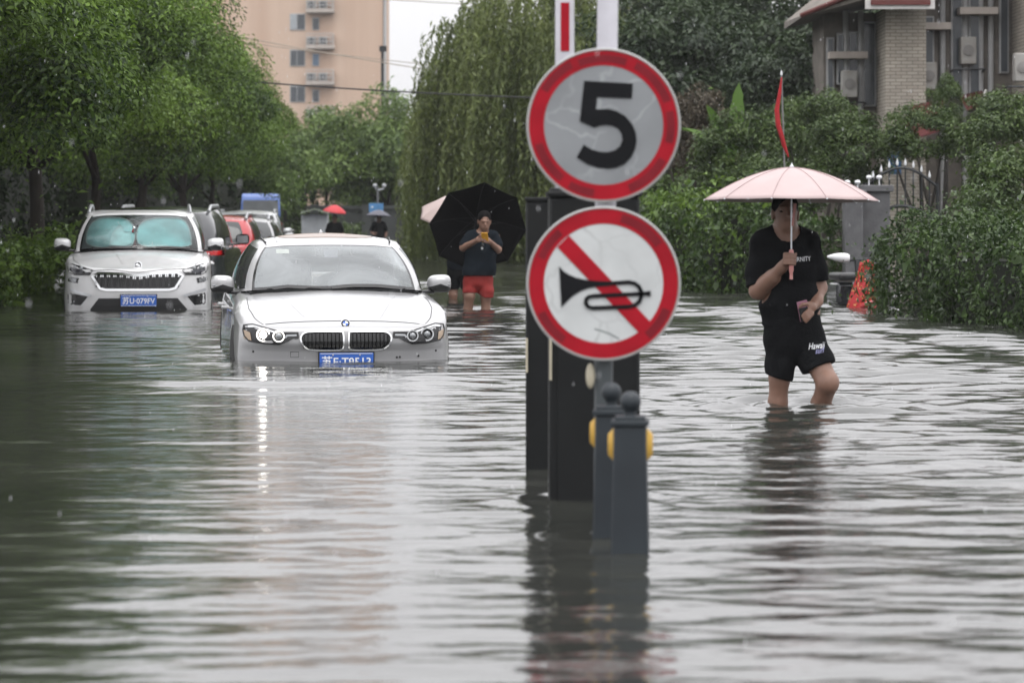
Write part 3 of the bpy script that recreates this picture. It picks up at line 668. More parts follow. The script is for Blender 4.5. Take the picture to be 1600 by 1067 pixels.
def gate():
    Y = 45.0; s = sc_at(Y)
    def X(px): return (px - 800) / s
    def Z(py): return CAM_H - (py - HORIZON) / s
    for i, (a, c_, top, lab) in enumerate([(1318, 1346, 308, 'slim grey gate pillar with twin white lamps beside the pink umbrella'), (1347, 1392, 300, 'wide grey gate pillar carrying the iron gate')]):
        t = thing('gate_pillar', lab, 'pillar', ((X(a) + X(c_)) / 2, Y + i * .3, 0), 0, 'grey gate pillars')
        w = X(c_) - X(a); h = Z(top) + .5
        MB().box((0, 0, h / 2 - .5), (w, .4, h)).build('shaft', M_('stone_grey'), t, bevel=.015)
        MB().box((0, 0, h - .5 + .05), (w + .10, .5, .10)).build('cap', M_('stone_grey'), t, bevel=.015)
        for q in (-1, 1):
            l = MB().lathe([(.0, -.030), (.035, -.025), (.045, 0), (.03, .022), (0, .03)], 12, (q * .075, 0, h - .5 + .22)).tube([(q * .075, 0, h - .5 + .1), (q * .075, 0, h - .5 + .2)], .010, 6)
            l.build('lamp', mat('lamp_white', (.75, .76, .78), .4), t, True)
    t = thing('iron_gate', 'black iron gate with spear tips and double arch over the hedge', 'gate', (X(1410), Y + .35, 0))
    x0, x1 = X(1356) - X(1410), X(1470) - X(1410)
    fr = MB()
    def arch(zc, rise, r):
        fr.tube([(x0 + (x1 - x0) * k / 24, 0, zc + rise * math.sin(math.pi * k / 24)) for k in range(25)], r, 6)
    arch(Z(292), Z(262) - Z(292), .022); arch(Z(348), Z(322) - Z(348), .03); fr.tube([(x0, 0, Z(420)), (x1, 0, Z(420))], .02, 6).tube([(x0, 0, -.5), (x0, 0, Z(285))], .025, 6).tube([(x1, 0, -.5), (x1, 0, Z(285))], .025, 6)
    fr.build('frame', M_('iron'), t, True)
    n = 9
    for k in range(1, n):
        x = x0 + (x1 - x0) * k / n; zt = Z(292) + (Z(262) - Z(292)) * math.sin(math.pi * k / n)
        b = MB().tube([(x, 0, -.5), (x, 0, zt + .04)], .011, 6).build('bar', M_('iron'), t)
        MB().lathe([(.012, 0), (.022, .03), (0, .11)], 8, (x, 0, zt + .04)).build('spear_tip', M_('lamp_white'), b, True)
gate()

def brick_pier():
    Y = 42.5; p = P(1318, 432, Y)
    t = thing('brick_pier', 'low dark brick pier with flat cap behind the scooter mirror', 'pier', (p.x, Y, 0))
    m1 = mat('dark_brick', (.10, .085, .075), .9, var=.35, scale=7); m2 = mat('mortar', (.05, .048, .045), .95)
    MB().box((0, 0, (p.z - .5) / 2), (.215, .215, p.z + .5)).build('mortar_core', m2, t)
    br = MB().box((0, 0, 0), (.113, .012, .052)).mesh('brick'); br.materials.append(m1)
    row = 0; z = -.06
    while z < p.z - .05:
        for q in (-1, 1):
            xx = q * .0605 + (.0 if row % 2 else .0)
            o = bpy.data.objects.new('brick', br); col.objects.link(o); o.parent = t; o.location = (xx if row % 2 else q * .0605, -.112 - .003 * ((row * 7 + q) % 3), z + .026)
        row += 1; z += .062
    MB().box((0, 0, p.z + .025), (.30, .30, .06)).build('cap', M_('stone_grey'), t, bevel=.008)
brick_pier()

def utility_pole():
    Y = 150.0; p = P(597.5, 72, Y)
    t = thing('utility_pole', 'thin dark utility pole standing at the edge of the peach block', 'pole', (p.x, Y, 0))
    MB().tube([(0, 0, -.5), (0, 0, p.z)], [.09, .07], 10).build('shaft', M_('iron'), t, True)
    MB().box((.03, 0, p.z - .15), (.36, .12, .28)).build('junction_box', M_('iron'), t)
utility_pole()
def cable(label, pts, r, m):
    (a, b, c_) = pts; q = []
    for k in range(25):
        f = k / 24; q.append(a * (1 - f) ** 2 + b * 2 * f * (1 - f) + c_ * f * f)
    o = MB().tube(q, r, 6).build('overhead_cable', M_(m), None, True); tag(o, label, 'cable', 'overhead cables across the street')
cable('thick dark overhead cable crossing low in front of the willow', (P(300, 120, 70), P(640, 152, 66), P(1100, 160, 62)), .019, 'wire_black')
cable('thin pale overhead cable slanting down across the peach block', (P(300, 42, 95), P(620, 112, 90), P(1000, 150, 84)), .016, 'wire_pale')
cable('second thin pale cable just under the first one', (P(300, 55, 95), P(600, 100, 91), P(1000, 132, 86)), .013, 'wire_pale')
cable('thin cable high over the sky gap', (P(300, -25, 100), P(620, 8, 95), P(1000, 16, 90)), .014, 'wire_pale')

def flag():
    Y = 44.0; a, b_, c_ = P(1221, 118, Y), P(1214, 200, Y), P(1232, 246, Y)
    t = thing('furled_red_flag', 'narrow furled red flag on a thin white tipped pole above the pink umbrella', 'flag', (a.x, Y, 0))
    MB().tube([(.12, 0, -.5), (0, 0, a.z)], .012, 8).build('pole', mat('flag_pole', (.2, .2, .2), .5), t, True)
    MB().lathe([(.014, 0), (.018, .03), (0, .08)], 8, (0, 0, a.z)).build('tip', M_('lamp_white'), t, True)
    zs = [a.z - .03, a.z - .25, a.z - .5, a.z - .72, a.z - .86, a.z - 1.0, a.z - 1.17]; xs = [0, -.03, -.075, -.05, .0, .04, .10]; ws = [.012, .026, .038, .048, .04, .036, .012]
    v = []; f = []
    for i, (x, z, w) in enumerate(zip(xs, zs, ws)):
        for k in range(8):
            an = 6.283 * k / 8; rr = w * (1 + .35 * math.sin(3 * an + i)); v.append((x + rr * math.cos(an) * .8, -.03 + rr * math.sin(an) * .6, z))
    for i in range(6):
        for k in range(8): f.append((i * 8 + k, i * 8 + (k + 1) % 8, (i + 1) * 8 + (k + 1) % 8, (i + 1) * 8 + k))
    MB().add(v, f).build('cloth', mat('flag_red', (.38, .012, .018), .8, var=.2), t, True, 80)
flag()

def street_lamp():
    Y = 104.0; p = P(590, 288, Y)
    t = thing('street_lamp', 'small twin headed street lamp standing behind the blue board', 'lamp', (p.x, Y, 0))
    MB().tube([(0, 0, -.45), (0, 0, p.z - .1)], [.05, .035], 8).build('pole', mat('lamp_post_grey', (.12, .125, .13), .6), t, True)
    MB().tube([(-.09, 0, p.z - .12), (0, 0, p.z - .2), (.22, 0, p.z - .15)], .02, 6).build('arm', M_('satin_metal'), t)
    for x in (-.09, .22): MB().ball((x, 0, p.z - .05), (.075, .075, .07), 12, 8).build('globe', mat('globe_grey', (.38, .39, .4), .4), t, True)
    q = P(589, 325, Y)
    t = thing('notice_board', 'small blue notice board behind the dark umbrella', 'sign', (q.x, Y - .6, 0))
    MB().tube([(0, .05, -.45), (0, .05, q.z)], .03, 8).build('post', M_('satin_metal'), t)
    MB().box((0, 0, q.z), (.48, .04, .30)).build('board', mat('board_blue', (.08, .24, .48), .5), t, bevel=.01)
    MB().box((-.13, -.025, q.z + .03), (.06, .01, .05)).build('white_mark', M_('plate_white'), t)
street_lamp()
# ------------------------------------------------------------------ round signs, barrier, bollards
def text_tris(txt, size, bold=.012):
    cu = bpy.data.curves.new('t', 'FONT'); cu.body = txt; cu.size = size; cu.align_x = 'CENTER'; cu.align_y = 'CENTER'; cu.resolution_u = 3; cu.offset = bold * size
    o = bpy.data.objects.new('t', cu); col.objects.link(o); bpy.context.view_layer.update()
    me = o.evaluated_get(bpy.context.evaluated_depsgraph_get()).to_mesh()
    v = [(p.co.x, p.co.y) for p in me.vertices]; f = [tuple(p.vertices) for p in me.polygons]
    o.evaluated_get(bpy.context.evaluated_depsgraph_get()).to_mesh_clear()
    bpy.data.objects.remove(o); bpy.data.curves.remove(cu); return v, f

def sign_face_mat(name, base, crack, amt, sc):
    m, N, L, b = new_mat(name); MATS[name] = m
    tc = N.new('ShaderNodeTexCoord')
    nz = N.new('ShaderNodeTexNoise'); nz.inputs['Scale'].default_value = 4; nz.inputs['Detail'].default_value = 3; L.new(tc.outputs['Object'], nz.inputs['Vector'])
    va = N.new('ShaderNodeMix'); va.data_type = 'RGBA'; va.inputs[0].default_value = .22; L.new(tc.outputs['Object'], va.inputs[6]); L.new(nz.outputs['Color'], va.inputs[7])
    vo = N.new('ShaderNodeTexVoronoi'); vo.feature = 'DISTANCE_TO_EDGE'; vo.inputs['Scale'].default_value = sc; L.new(va.outputs[2], vo.inputs['Vector'])
    mr = N.new('ShaderNodeMapRange'); mr.inputs[1].default_value = .0; mr.inputs[2].default_value = .035; mr.inputs[3].default_value = amt; mr.inputs[4].default_value = 0; L.new(vo.outputs['Distance'], mr.inputs[0])
    n2 = N.new('ShaderNodeTexNoise'); n2.inputs['Scale'].default_value = 5; n2.inputs['Detail'].default_value = 5; L.new(tc.outputs['Object'], n2.inputs['Vector'])
    m2 = N.new('ShaderNodeMapRange'); m2.inputs[1].default_value = .35; m2.inputs[2].default_value = .7; L.new(n2.outputs[0], m2.inputs[0])
    mm = N.new('ShaderNodeMath'); mm.operation = 'MULTIPLY'; L.new(mr.outputs[0], mm.inputs[0]); L.new(m2.outputs[0], mm.inputs[1])
    r = N.new('ShaderNodeValToRGB'); r.color_ramp.elements[0].position = .3; r.color_ramp.elements[1].position = .75
    r.color_ramp.elements[0].color = (*[x * .84 for x in base], 1); r.color_ramp.elements[1].color = (*[x * 1.1 for x in base], 1); L.new(n2.outputs[0], r.inputs[0])
    mx = N.new('ShaderNodeMix'); mx.data_type = 'RGBA'; L.new(mm.outputs[0], mx.inputs[0]); L.new(r.outputs[0], mx.inputs[6]); mx.inputs[7].default_value = (*crack, 1)
    L.new(mx.outputs[2], b.inputs['Base Color']); b.inputs['Roughness'].default_value = .45
sign_face_mat('sign_grey', (.255, .268, .28), (.45, .47, .48), .8, 6)
sign_face_mat('sign_white', (.60, .62, .62), (.34, .35, .35), .7, 6)
mat('sign_red', (.36, .005, .016), .5, var=.18, scale=7, spec=.2); mat('sign_red_dark', (.19, .007, .015), .5, var=.2, scale=9, spec=.25)
mat('sign_black', (.006, .0065, .008), .6, spec=.15); mat('sign_rim', (.50, .50, .49), .4, metal=.3)
mat('pole_white', (.62, .61, .66), .4, dirt=((.35, .35, .37), .3, 4)); mat('pole_dark', (.055, .065, .07), .45)
mat('cabinet', (.0085, .0095, .010), .5, var=.2, spec=.25, dirt=((.02, .02, .018), .3, 3)); mat('bollard_paint', (.027, .033, .039), .45, spec=.3, var=.15, dirt=((.03, .04, .045), .5, 5))
mat('reflector_yellow', (.55, .33, .05), .45, var=.12); mat('pale_cream', (.55, .50, .38), .45)

def sign_post():
    Y = 11.9; s = sc_at(Y); x0 = (943 - 800) / s
    def Z(py): return CAM_H - (py - HORIZON) / s
    t = thing('traffic_sign_post', 'leaning white pole with round speed limit 5 sign above a no honking sign', 'traffic sign', (x0, Y, 0))
    top = [(.022 + .018, .05, 2.6), (.0, .05, Z(500))]
    MB().tube([(.026, .055, 2.75), (.004, .055, Z(500)), (.004, .055, Z(520))], .0405, 20).build('pole', M_('pole_white'), t, True)
    MB().tube([(.003, .055, Z(515)), (-.004, .055, -DEPTH)], .036, 20).build('lower_pole', M_('pole_dark'), t, True)  # lower length of the pole, in a darker grey
    MB().ball((-.05, .035, Z(588)), (.018, .012, .05), 12, 8).build('reflector', M_('pale_cream'), t, True)
    for which, cz, cx in (('speed', Z(196), 0.0), ('horn', Z(443), 0.0)):
        nm = 'speed_limit_sign' if which == 'speed' else 'no_honking_sign'
        pl = MB(); n = 96
        pl.lathe([(.0, -.004), (.296, -.004), (.2985, -.002), (.2985, .010), (.293, .012), (.29, .004), (0, .004)], n, (cx, 0, cz), Matrix.Rotation(R(90), 3, 'X'))
        pl = pl.build(nm, M_('sign_rim'), t, True, 40)
        pl['label'] = 'faded grey round sign with red ring and black 5' if which == 'speed' else 'white round sign with red ring and a struck-out black horn'
        MB().lathe([(0, -.0062), (.235, -.0062), (.235, -.003)], n, (cx, 0, cz), Matrix.Rotation(R(90), 3, 'X') @ Matrix.Diagonal((1, 1, -1))).build('face', M_('sign_grey' if which == 'speed' else 'sign_white'), pl)
        MB().ring(.231, .2885, -.0075, -.004, cx, cz, 96).build('red_ring', M_('sign_red'), pl)
        # darker aged patches of the reflective film, each a thin sector on the ring
        segs = [(20, 62, .247, .278), (70, 112, .244, .272), (118, 150, .25, .28), (196, 232, .246, .276), (240, 262, .25, .28), (292, 330, .248, .28), (345, 372, .246, .276)] if which == 'speed' else [(35, 75, .245, .278), (130, 158, .245, .275), (205, 235, .25, .28), (310, 338, .246, .28)]
        for a0, a1, r0, r1 in segs:
            b = MB(); k = 14; vs = []; fs = []
            for i in range(k + 1):
                a = R(a0 + (a1 - a0) * i / k); vs += [(cx + r0 * math.cos(a), -.0083, cz + r0 * math.sin(a)), (cx + r1 * math.cos(a), -.0083, cz + r1 * math.sin(a))]
            for i in range(k): fs.append((2 * i, 2 * i + 1, 2 * i + 3, 2 * i + 2))
            b.add(vs, fs).build('aged_film', M_('sign_red_dark'), pl)
        q = 1 / (3.1375 * s)
        if which == 'speed':
            pts = [(415, 400), (653, 413), (648, 487), (478, 480), (472, 540), (530, 537), (575, 548), (615, 572), (650, 612), (668, 655), (672, 695), (664, 735), (645, 775), (612, 808), (570, 826), (530, 831), (480, 825), (430, 808), (378, 775), (413, 712), (450, 735), (490, 747), (530, 749), (565, 740), (590, 720), (602, 690), (598, 658), (580, 634), (550, 620), (520, 616), (490, 620), (465, 630), (393, 598)]
            poly = [(cx + (x - 510) * q, cz - (y - 617) * q) for x, y in pts]
            MB().prism(poly, -.0095, -.006).build('numeral', M_('sign_black'), pl)
        else:
            def c(x, y): return (cx + (x - 515) * q, cz - (y - 447) * q)
            MB().prism([c(*p) for p in ((345, 212), (742, 632), (690, 690), (288, 268))], -.0088, -.006).build('red_bar', M_('sign_red'), pl)
            bell = [(297, 362), (318, 386), (345, 403), (380, 418), (430, 429), (480, 434), (540, 437), (540, 459), (480, 463), (440, 470), (400, 485), (360, 510), (335, 535), (308, 562)]
            MB().prism([c(*p) for p in bell], -.0105, -.006).build('horn_bell', M_('sign_black'), pl)
            def ribbon(pts, w, y0):
                b = MB(); vs = []; fs = []; n = len(pts)
                for i, p in enumerate(pts):
                    a = Vector(pts[max(i - 1, 0)]); d = Vector(pts[min(i + 1, n - 1)]); tt = (d - a).normalized(); nn = Vector((-tt.y, tt.x)) * w / 2
                    for sg in (1, -1):
                        xx, zz = c(p[0] + nn.x * sg, p[1] + nn.y * sg); vs += [(xx, y0, zz), (xx, -.006, zz)]
                for i in range(n - 1):
                    o = 4 * i; fs += [(o, o + 2, o + 6, o + 4), (o, o + 4, o + 5, o + 1), (o + 2, o + 3, o + 7, o + 6)]
                fs += [(0, 1, 3, 2), (4 * n - 4, 4 * n - 2, 4 * n - 1, 4 * n - 3)]
                b.add(vs, fs); return b
            loop = [(530, 448), (640, 440), (668, 446), (688, 462), (699, 485), (700, 510), (690, 536), (668, 553), (640, 560), (460, 567), (438, 560), (428, 543), (430, 524), (442, 512), (465, 508), (742, 495)]
            ribbon(loop, 20, -.0112).build('horn_tube', M_('sign_black'), pl)
            MB().prism([c(*p) for p in ((728, 484), (745, 482), (746, 510), (729, 507))], -.0120, -.006).build('mouthpiece', M_('sign_black'), pl)
            ribbon([(470, 668), (510, 680), (550, 695), (592, 718)], 7, -.0072).build('film_crack', mat('crack_grey', (.22, .24, .24), .6), pl)
        # clamp behind the plate
        MB().box((cx, .018, cz), (.12, .03, .03)).build('bracket', M_('satin_metal'), pl)
sign_post()

def barrier():
    Y = 12.9; s = sc_at(Y)
    def X(px): return (px - 800) / s
    def Z(py): return CAM_H - (py - HORIZON) / s
    xc = (X(858) + X(1000)) / 2; w = X(1000) - X(858)
    t = thing('barrier_cabinet', 'black barrier cabinet with a raised red striped white arm behind the signs', 'barrier', (xc, Y, 0))
    h = Z(308) + DEPTH
    MB().box((0, .17, h / 2 - DEPTH), (w, .34, h)).build('cabinet_body', M_('cabinet'), t, bevel=.012)
    MB().box((0, -.004, h / 2 - DEPTH - .1), (w - .07, .006, h - .45)).build('front_door', M_('cabinet'), t, bevel=.002)
    MB().box((0, .17, h - DEPTH + .012), (w + .02, .36, .024)).build('lid', M_('cabinet'), t, bevel=.006)
    MB().box((-w / 2 + .006, -.006, Z(560)), (.010, .010, .18)).build('edge_strip', M_('pale_cream'), t)  # thin cream strip along the cabinet edge
    MB().lathe([(0, 0), (.011, 0), (.011, .012), (0, .014)], 12, (w / 2 - .06, -.008, Z(640)), Matrix.Rotation(R(90), 3, 'X')).build('lock', M_('satin_metal'), t)
    xa = X(883) - xc
    arm = MB().box((xa, .10, (Z(305) + 3.3) / 2), (X(898) - X(868), .035, 3.3 - Z(305))).build('raised_arm', M_('pole_white'), t, bevel=.004)
    z = Z(76); k = 0
    while z < 3.2:
        MB().box((xa + .001, .0815, z + .095), (X(889.5) - X(876), .004, .205)).build('red_stripe', M_('sign_red'), arm); z += .42
    MB().box((xa, .10, Z(312)), (.13, .09, .10)).build('arm_clamp', M_('cabinet'), t, bevel=.008)
    Y2 = 14.4; s2 = sc_at(Y2)
    t = thing('barrier_pillar', 'slim black pillar half hidden behind the barrier cabinet', 'pillar', ((840 - 800) / s2, Y2, 0))
    h2 = CAM_H + 20 / s2 + DEPTH
    MB().box((0, .08, h2 / 2 - DEPTH), (37 / s2, .16, h2)).build('shaft', M_('cabinet'), t, bevel=.01)
    MB().box((0, .08, h2 - DEPTH + .01), (39 / s2, .17, .02)).build('cap', M_('cabinet'), t, bevel=.004)
    MB().box((-17 / s2, -.006, CAM_H - 220 / s2), (.010, .008, .16)).build('edge_strip', M_('pale_cream'), t)  # thin cream strip along the pillar edge
barrier()

def bollard(px, Y, rz, label):
    s = sc_at(Y); x = (px - 800) / s
    t = thing('bollard', label, 'bollard', (x, Y, 0), rz, 'grey ball topped bollards')
    zt = CAM_H - (664 - HORIZON) / sc_at(10.87)
    w = .057
    MB().add([(sx * w * k, sy * w * k, z) for z, k in ((-DEPTH, 1.28), (0.02, 1.16), (zt, 1.0)) for sx, sy in ((-1, -1), (1, -1), (1, 1), (-1, 1))],
             [(3, 2, 1, 0), (8, 9, 10, 11)] + [(4 * r + i, 4 * r + (i + 1) % 4, 4 * r + 4 + (i + 1) % 4, 4 * r + 4 + i) for r in (0, 1) for i in range(4)]).build('shaft', M_('bollard_paint'), t, bevel=.006)
    MB().box((0, 0, zt + .010), (.132, .132, .020)).box((0, 0, zt + .026), (.108, .108, .014)).build('cap', M_('bollard_paint'), t, bevel=.004)
    MB().lathe([(.022, zt + .03), (.02, zt + .045), (.024, zt + .05)] + [(.038 * math.sin(a), zt + .083 - .038 * math.cos(a)) for a in [R(40 + 14 * k) for k in range(11)]], 24).build('ball_finial', M_('bollard_paint'), t, True)
    for sx in (-1, 1):
        o = [(-.045, -.026), (-.026, -.058), (.026, -.058), (.045, -.026), (.045, .026), (.026, .058), (-.026, .058), (-.045, .026)]
        b = MB(); n = len(o); x0 = sx * (w + .001); x1 = sx * (w + .022)
        b.add([(x0, a, zt - .068 + c * 1.0) for a, c in o] + [(x1, a * .55, zt - .068 + c * .62) for a, c in o], [tuple(range(n)), tuple(range(2 * n - 1, n - 1, -1))] + [(i, i + n, (i + 1) % n + n, (i + 1) % n) for i in range(n)])
        b.build('reflector', M_('reflector_yellow'), t, bevel=.003)
bollard(985, 10.87, R(-4), 'nearest grey bollard with ball top and yellow reflectors')
bollard(955, 11.45, R(-4), 'grey ball topped bollard tucked behind the nearest one')
# ------------------------------------------------------------------ vehicles
def cr(ctrl, u, mirror=True):
    """point on a smooth curve through the control rows; both ends lie on the car's centre line"""
    n = len(ctrl); i = min(int(u), n - 2); f = u - i
    def g(k):
        if k < 0: p = list(ctrl[-k]); p[0] = -p[0]; return p
        if k >= n: p = list(ctrl[2 * (n - 1) - k]); p[0] = -p[0]; return p
        return ctrl[k]
    a, b, c, d = (np.array(g(i + k), float) for k in (-1, 0, 1, 2))
    return .5 * ((2 * b) + (-a + c) * f + (2 * a - 5 * b + 4 * c - d) * f * f + (-a + 3 * b - 3 * c + d) * f ** 3)
def lin(tab, x):
    xs, ys = zip(*tab); return float(np.interp(x, xs, ys))

def loop_from(ctrl, us):
    half = [cr(ctrl, u) for u in us]
    full = [h.copy() for h in half]
    for h in half[-2:0:-1]:
        m = h.copy(); m[0] = -m[0]; full.append(m)
    return full                                      # closed loop: front centre, right side, rear centre, left side
def skin(rows, closed=True):
    n = len(rows[0]); v = [tuple(p) for r in rows for p in r]; f = []
    for i in range(len(rows) - 1):
        for k in range(n if closed else n - 1):
            k2 = (k + 1) % n; f.append((i * n + k, i * n + k2, (i + 1) * n + k2, (i + 1) * n + k))
    return v, f

def body_shell(p):
    ctrl = p['outline']; us = list(np.linspace(0, len(ctrl) - 1, 12 * (len(ctrl) - 1) + 1))
    L_ = loop_from([(a, b, c) for a, b, c in ctrl], us)
    n = len(L_); xy = np.array([q[:2] for q in L_]); zt = np.array([q[2] for q in L_])
    tn = np.roll(xy, -1, 0) - np.roll(xy, 1, 0); nr = np.stack([tn[:, 1], -tn[:, 0]], 1); nr /= np.maximum(np.linalg.norm(nr, axis=1, keepdims=True), 1e-9)
    ctr = np.array([0, xy[:, 1].mean()]); flip = np.sign(((xy - ctr) * nr).sum(1)); nr *= np.where(flip == 0, 1, flip)[:, None]
    rows = []; rr = p.get('edge_r', .05)
    for v in np.linspace(0, 1, 19) ** .9:
        row = []
        for k in range(n):
            z = p['z0'] + (zt[k] - p['z0']) * v; wf = nr[k, 1] ** 2
            front = nr[k, 1] < 0
            ins = wf * lin(p['front_prof'] if front else p['rear_prof'], z) + (1 - wf) * lin(p['side_prof'], z)
            e = zt[k] - z
            if e < rr: ins += rr * (1 - math.sqrt(max(0, 1 - ((rr - e) / rr) ** 2))) * .75
            q = xy[k] - nr[k] * ins; row.append((q[0], q[1], z))
        rows.append(row)
    edge = rows[-1]; y0, y1 = p['medial']
    for s in np.linspace(0, 1, 15)[1:]:
        row = []; e = math.sin(s * math.pi / 2) ** .9
        for k in range(n):
            ex, ey, ez = edge[k]; my = min(max(ey, y0), y1)
            x = ex * (1 - s); y = ey + (my - ey) * s
            row.append((x, y, ez + (lin(p['centre_z'], y) - ez) * e))
        rows.append(row)
    v, f = skin(rows)
    # leave the cabin open inside the window line
    base = np.array([q[:2] for q in loop_from(p['gh_base'], us)]); bx = np.abs(base[:, 0]); by = base[:, 1]
    def inside(x, y):
        if y < by.min() + .05 or y > by.max() - .05: return False
        half = len(us); w = np.interp(y, by[:half], bx[:half]); return abs(x) < w - .06
    keep = []
    for q in f:
        c = np.mean([v[i] for i in q], 0)
        if c[2] > p['z_cabin'] and inside(c[0], c[1]): continue
        keep.append(q)
    return v, keep

def greenhouse(p):
    """roof, pillars and the panes cut out of one curved surface between the window line and the roof line"""
    base, roof = p['gh_base'], p['gh_roof']; nb = len(base)
    br = sorted(set(np.round(np.concatenate([np.linspace(0, nb - 1, 10 * (nb - 1) + 1)] + [np.array(w[1:3]) for w in p['panes']]), 4)))
    B, T = loop_from(base, br), loop_from(roof, br); n = len(B)
    uu = list(br) + list(br[-2:0:-1]); side = [1] * len(br) + [-1] * (len(br) - 2)
    vs_ = sorted(set([0, .03, .06, .12, .2, .3, .4, .5, .6, .7, .8, .86, .9, .93, .96, 1.0] + [w[3] for w in p['panes']] + [w[4] for w in p['panes']]))
    rows = []
    for v in vs_:
        row = []
        for k in range(n):
            q = B[k] * (1 - v) + T[k] * v
            o = np.array([q[0], (q[1] - p['gh_mid']) * .35, 0]); o /= max(np.linalg.norm(o), 1e-6)
            q = q + o * p['bulge'] * 4 * v * (1 - v) + np.array([0, 0, p['bulge'] * .5 * 4 * v * (1 - v)])
            row.append(tuple(q))
        rows.append(row)
    nv = len(rows)
    for s in np.linspace(0, 1, 11)[1:]:
        row = []
        for k in range(n):
            ex, ey, ez = T[k]; my = min(max(ey, p['roof_medial'][0]), p['roof_medial'][1]); e = math.sin(s * math.pi / 2) ** .8
            row.append((ex * (1 - s), ey + (my - ey) * s, ez + (lin(p['roof_z'], ey + (my - ey) * s) - ez) * e))
        rows.append(row)
    v, f = skin(rows); n_ = n
    groups = {'frame': []}
    for fi, q in enumerate(f):
        i, k = divmod(fi, n_)
        if i >= nv - 1: groups['frame'].append(q); continue
        vm = (vs_[i] + vs_[i + 1]) / 2; k2 = (k + 1) % n_; um = (uu[k] + uu[k2]) / 2
        sd = 1 if k < len(br) - 1 else -1
        hit = 'frame'
        for nm, u0, u1, v0, v1, sided in p['panes']:
            if u0 < um < u1 and v0 < vm < v1: hit = nm + (('+' if sd > 0 else '-') if sided else ''); break
        groups.setdefault(hit, []).append(q)
    return v, groups

def bvh_of(v, f): return BVHTree.FromPolygons([Vector(q) for q in v], f)
def inside_poly(pt, poly):
    x, y = pt; c = False; n = len(poly); j = n - 1
    for i in range(n):
        xi, yi = poly[i]; xj, yj = poly[j]
        if (yi > y) != (yj > y) and x < (xj - xi) * (y - yi) / (yj - yi + 1e-12) + xi: c = not c
        j = i
    return c
DIRS = {'front': lambda a, b: (Vector((a, -3, b)), Vector((0, 1, 0))), 'rear': lambda a, b: (Vector((a, 9, b)), Vector((0, -1, 0))),
        'right': lambda a, b: (Vector((4, a, b)), Vector((-1, 0, 0))), 'left': lambda a, b: (Vector((-4, a, b)), Vector((1, 0, 0))), 'top': lambda a, b: (Vector((a, b, 5)), Vector((0, 0, -1)))}
def drop(bvh, view, a, b, off):
    o, d = DIRS[view](a, b); h = bvh.ray_cast(o, d)
    if h[0] is None: return None
    return h[0] - d * off
def smooth_poly(pts, it=2):
    for _ in range(it):
        q = []
        for i in range(len(pts)):
            a, b = pts[i], pts[(i + 1) % len(pts)]; q += [(a[0] * .75 + b[0] * .25, a[1] * .75 + b[1] * .25), (a[0] * .25 + b[0] * .75, a[1] * .25 + b[1] * .75)]
        pts = q
    return pts
def panel(bvh, poly, view, off=.003, thick=.012, res=.04):
    """a panel with the given outline that follows the body behind it, standing `off` proud, with closed edges"""
    pts = []
    for i in range(len(poly)):
        a, b = Vector(poly[i]), Vector(poly[(i + 1) % len(poly)]); m = max(1, int((b - a).length / res))
        pts += [tuple(a.lerp(b, k / m)) for k in range(m)]
    nb = len(pts); xs = [q[0] for q in pts]; ys = [q[1] for q in pts]
    extra = []
    x = min(xs) + res / 2
    while x < max(xs):
        y = min(ys) + res / 2
        while y < max(ys):
            if inside_poly((x, y), pts) and min((x - a) ** 2 + (y - b) ** 2 for a, b in pts) > (res * .4) ** 2: extra.append((x, y))
            y += res
        x += res
    ed = [(i, (i + 1) % nb) for i in range(nb)]
    v2, e2, f2, ov, _, _ = delaunay_2d_cdt([Vector(q) for q in pts + extra], ed, [], 1, 1e-6)
    v3 = [drop(bvh, view, q[0], q[1], off) for q in v2]
    good = [q for q in v3 if q is not None]
    if not good: return MB()
    _, d = DIRS[view](0, 0)
    mean = sum((q.dot(d) for q in good), 0) / len(good)
    for i, q in enumerate(v3):
        if q is None:
            o, d = DIRS[view](v2[i][0], v2[i][1]); v3[i] = o + d * (mean - o.dot(d))
    b = MB(); b.add(v3, f2)
    cnt = {}
    for f in f2:
        for i in range(len(f)):
            e = (f[i], f[(i + 1) % len(f)]); cnt[tuple(sorted(e))] = cnt.get(tuple(sorted(e)), 0) + 1
    for (i, j), c in cnt.items():
        if c == 1: b.add([v3[i], v3[j], v3[j] + d * (thick + off), v3[i] + d * (thick + off)], [(0, 1, 2, 3)])
    return b
def strip(bvh, pts, w, view, off=.003, thick=.006, sub=6):
    q = []
    for i in range(len(pts) - 1):
        a, b = Vector(pts[i]), Vector(pts[i + 1]); q += [a.lerp(b, k / sub) for k in range(sub)]
    q.append(Vector(pts[-1])); v = []; f = []
    for i, p in enumerate(q):
        t = (q[min(i + 1, len(q) - 1)] - q[max(i - 1, 0)]).normalized(); n = Vector((-t.y, t.x)) * w / 2
        for sg in (1, -1):
            h = drop(bvh, view, p.x + n.x * sg, p.y + n.y * sg, off)
            if h is None: h = drop(bvh, view, p.x, p.y, off)
            if h is None: h = Vector(v[-2]) if len(v) > 1 else Vector((0, 0, 0))
            v.append(h)
    for i in range(len(q) - 1): f.append((2 * i, 2 * i + 1, 2 * i + 3, 2 * i + 2))
    return MB().add(v, f)
def rim_of(bvh, poly, w, view, off, thick=.01):
    """a band along the outline of a polygon, following the body"""
    return strip(bvh, list(poly) + [poly[0]], w, view, off, thick, 3)
def mir(poly): return [(-a, b) for a, b in poly][::-1]
def disc(c, r, y0, y1, n=28, dome=0.0):
    prof = [(0, -dome)] + [(r * math.sin(a), -dome * math.cos(a)) for a in [R(15 * k) for k in range(1, 7)]] + [(r, y1 - y0)]
    return MB().lathe(prof, n, (c[0], y0, c[1]), Matrix.Rotation(R(-90), 3, 'X'))

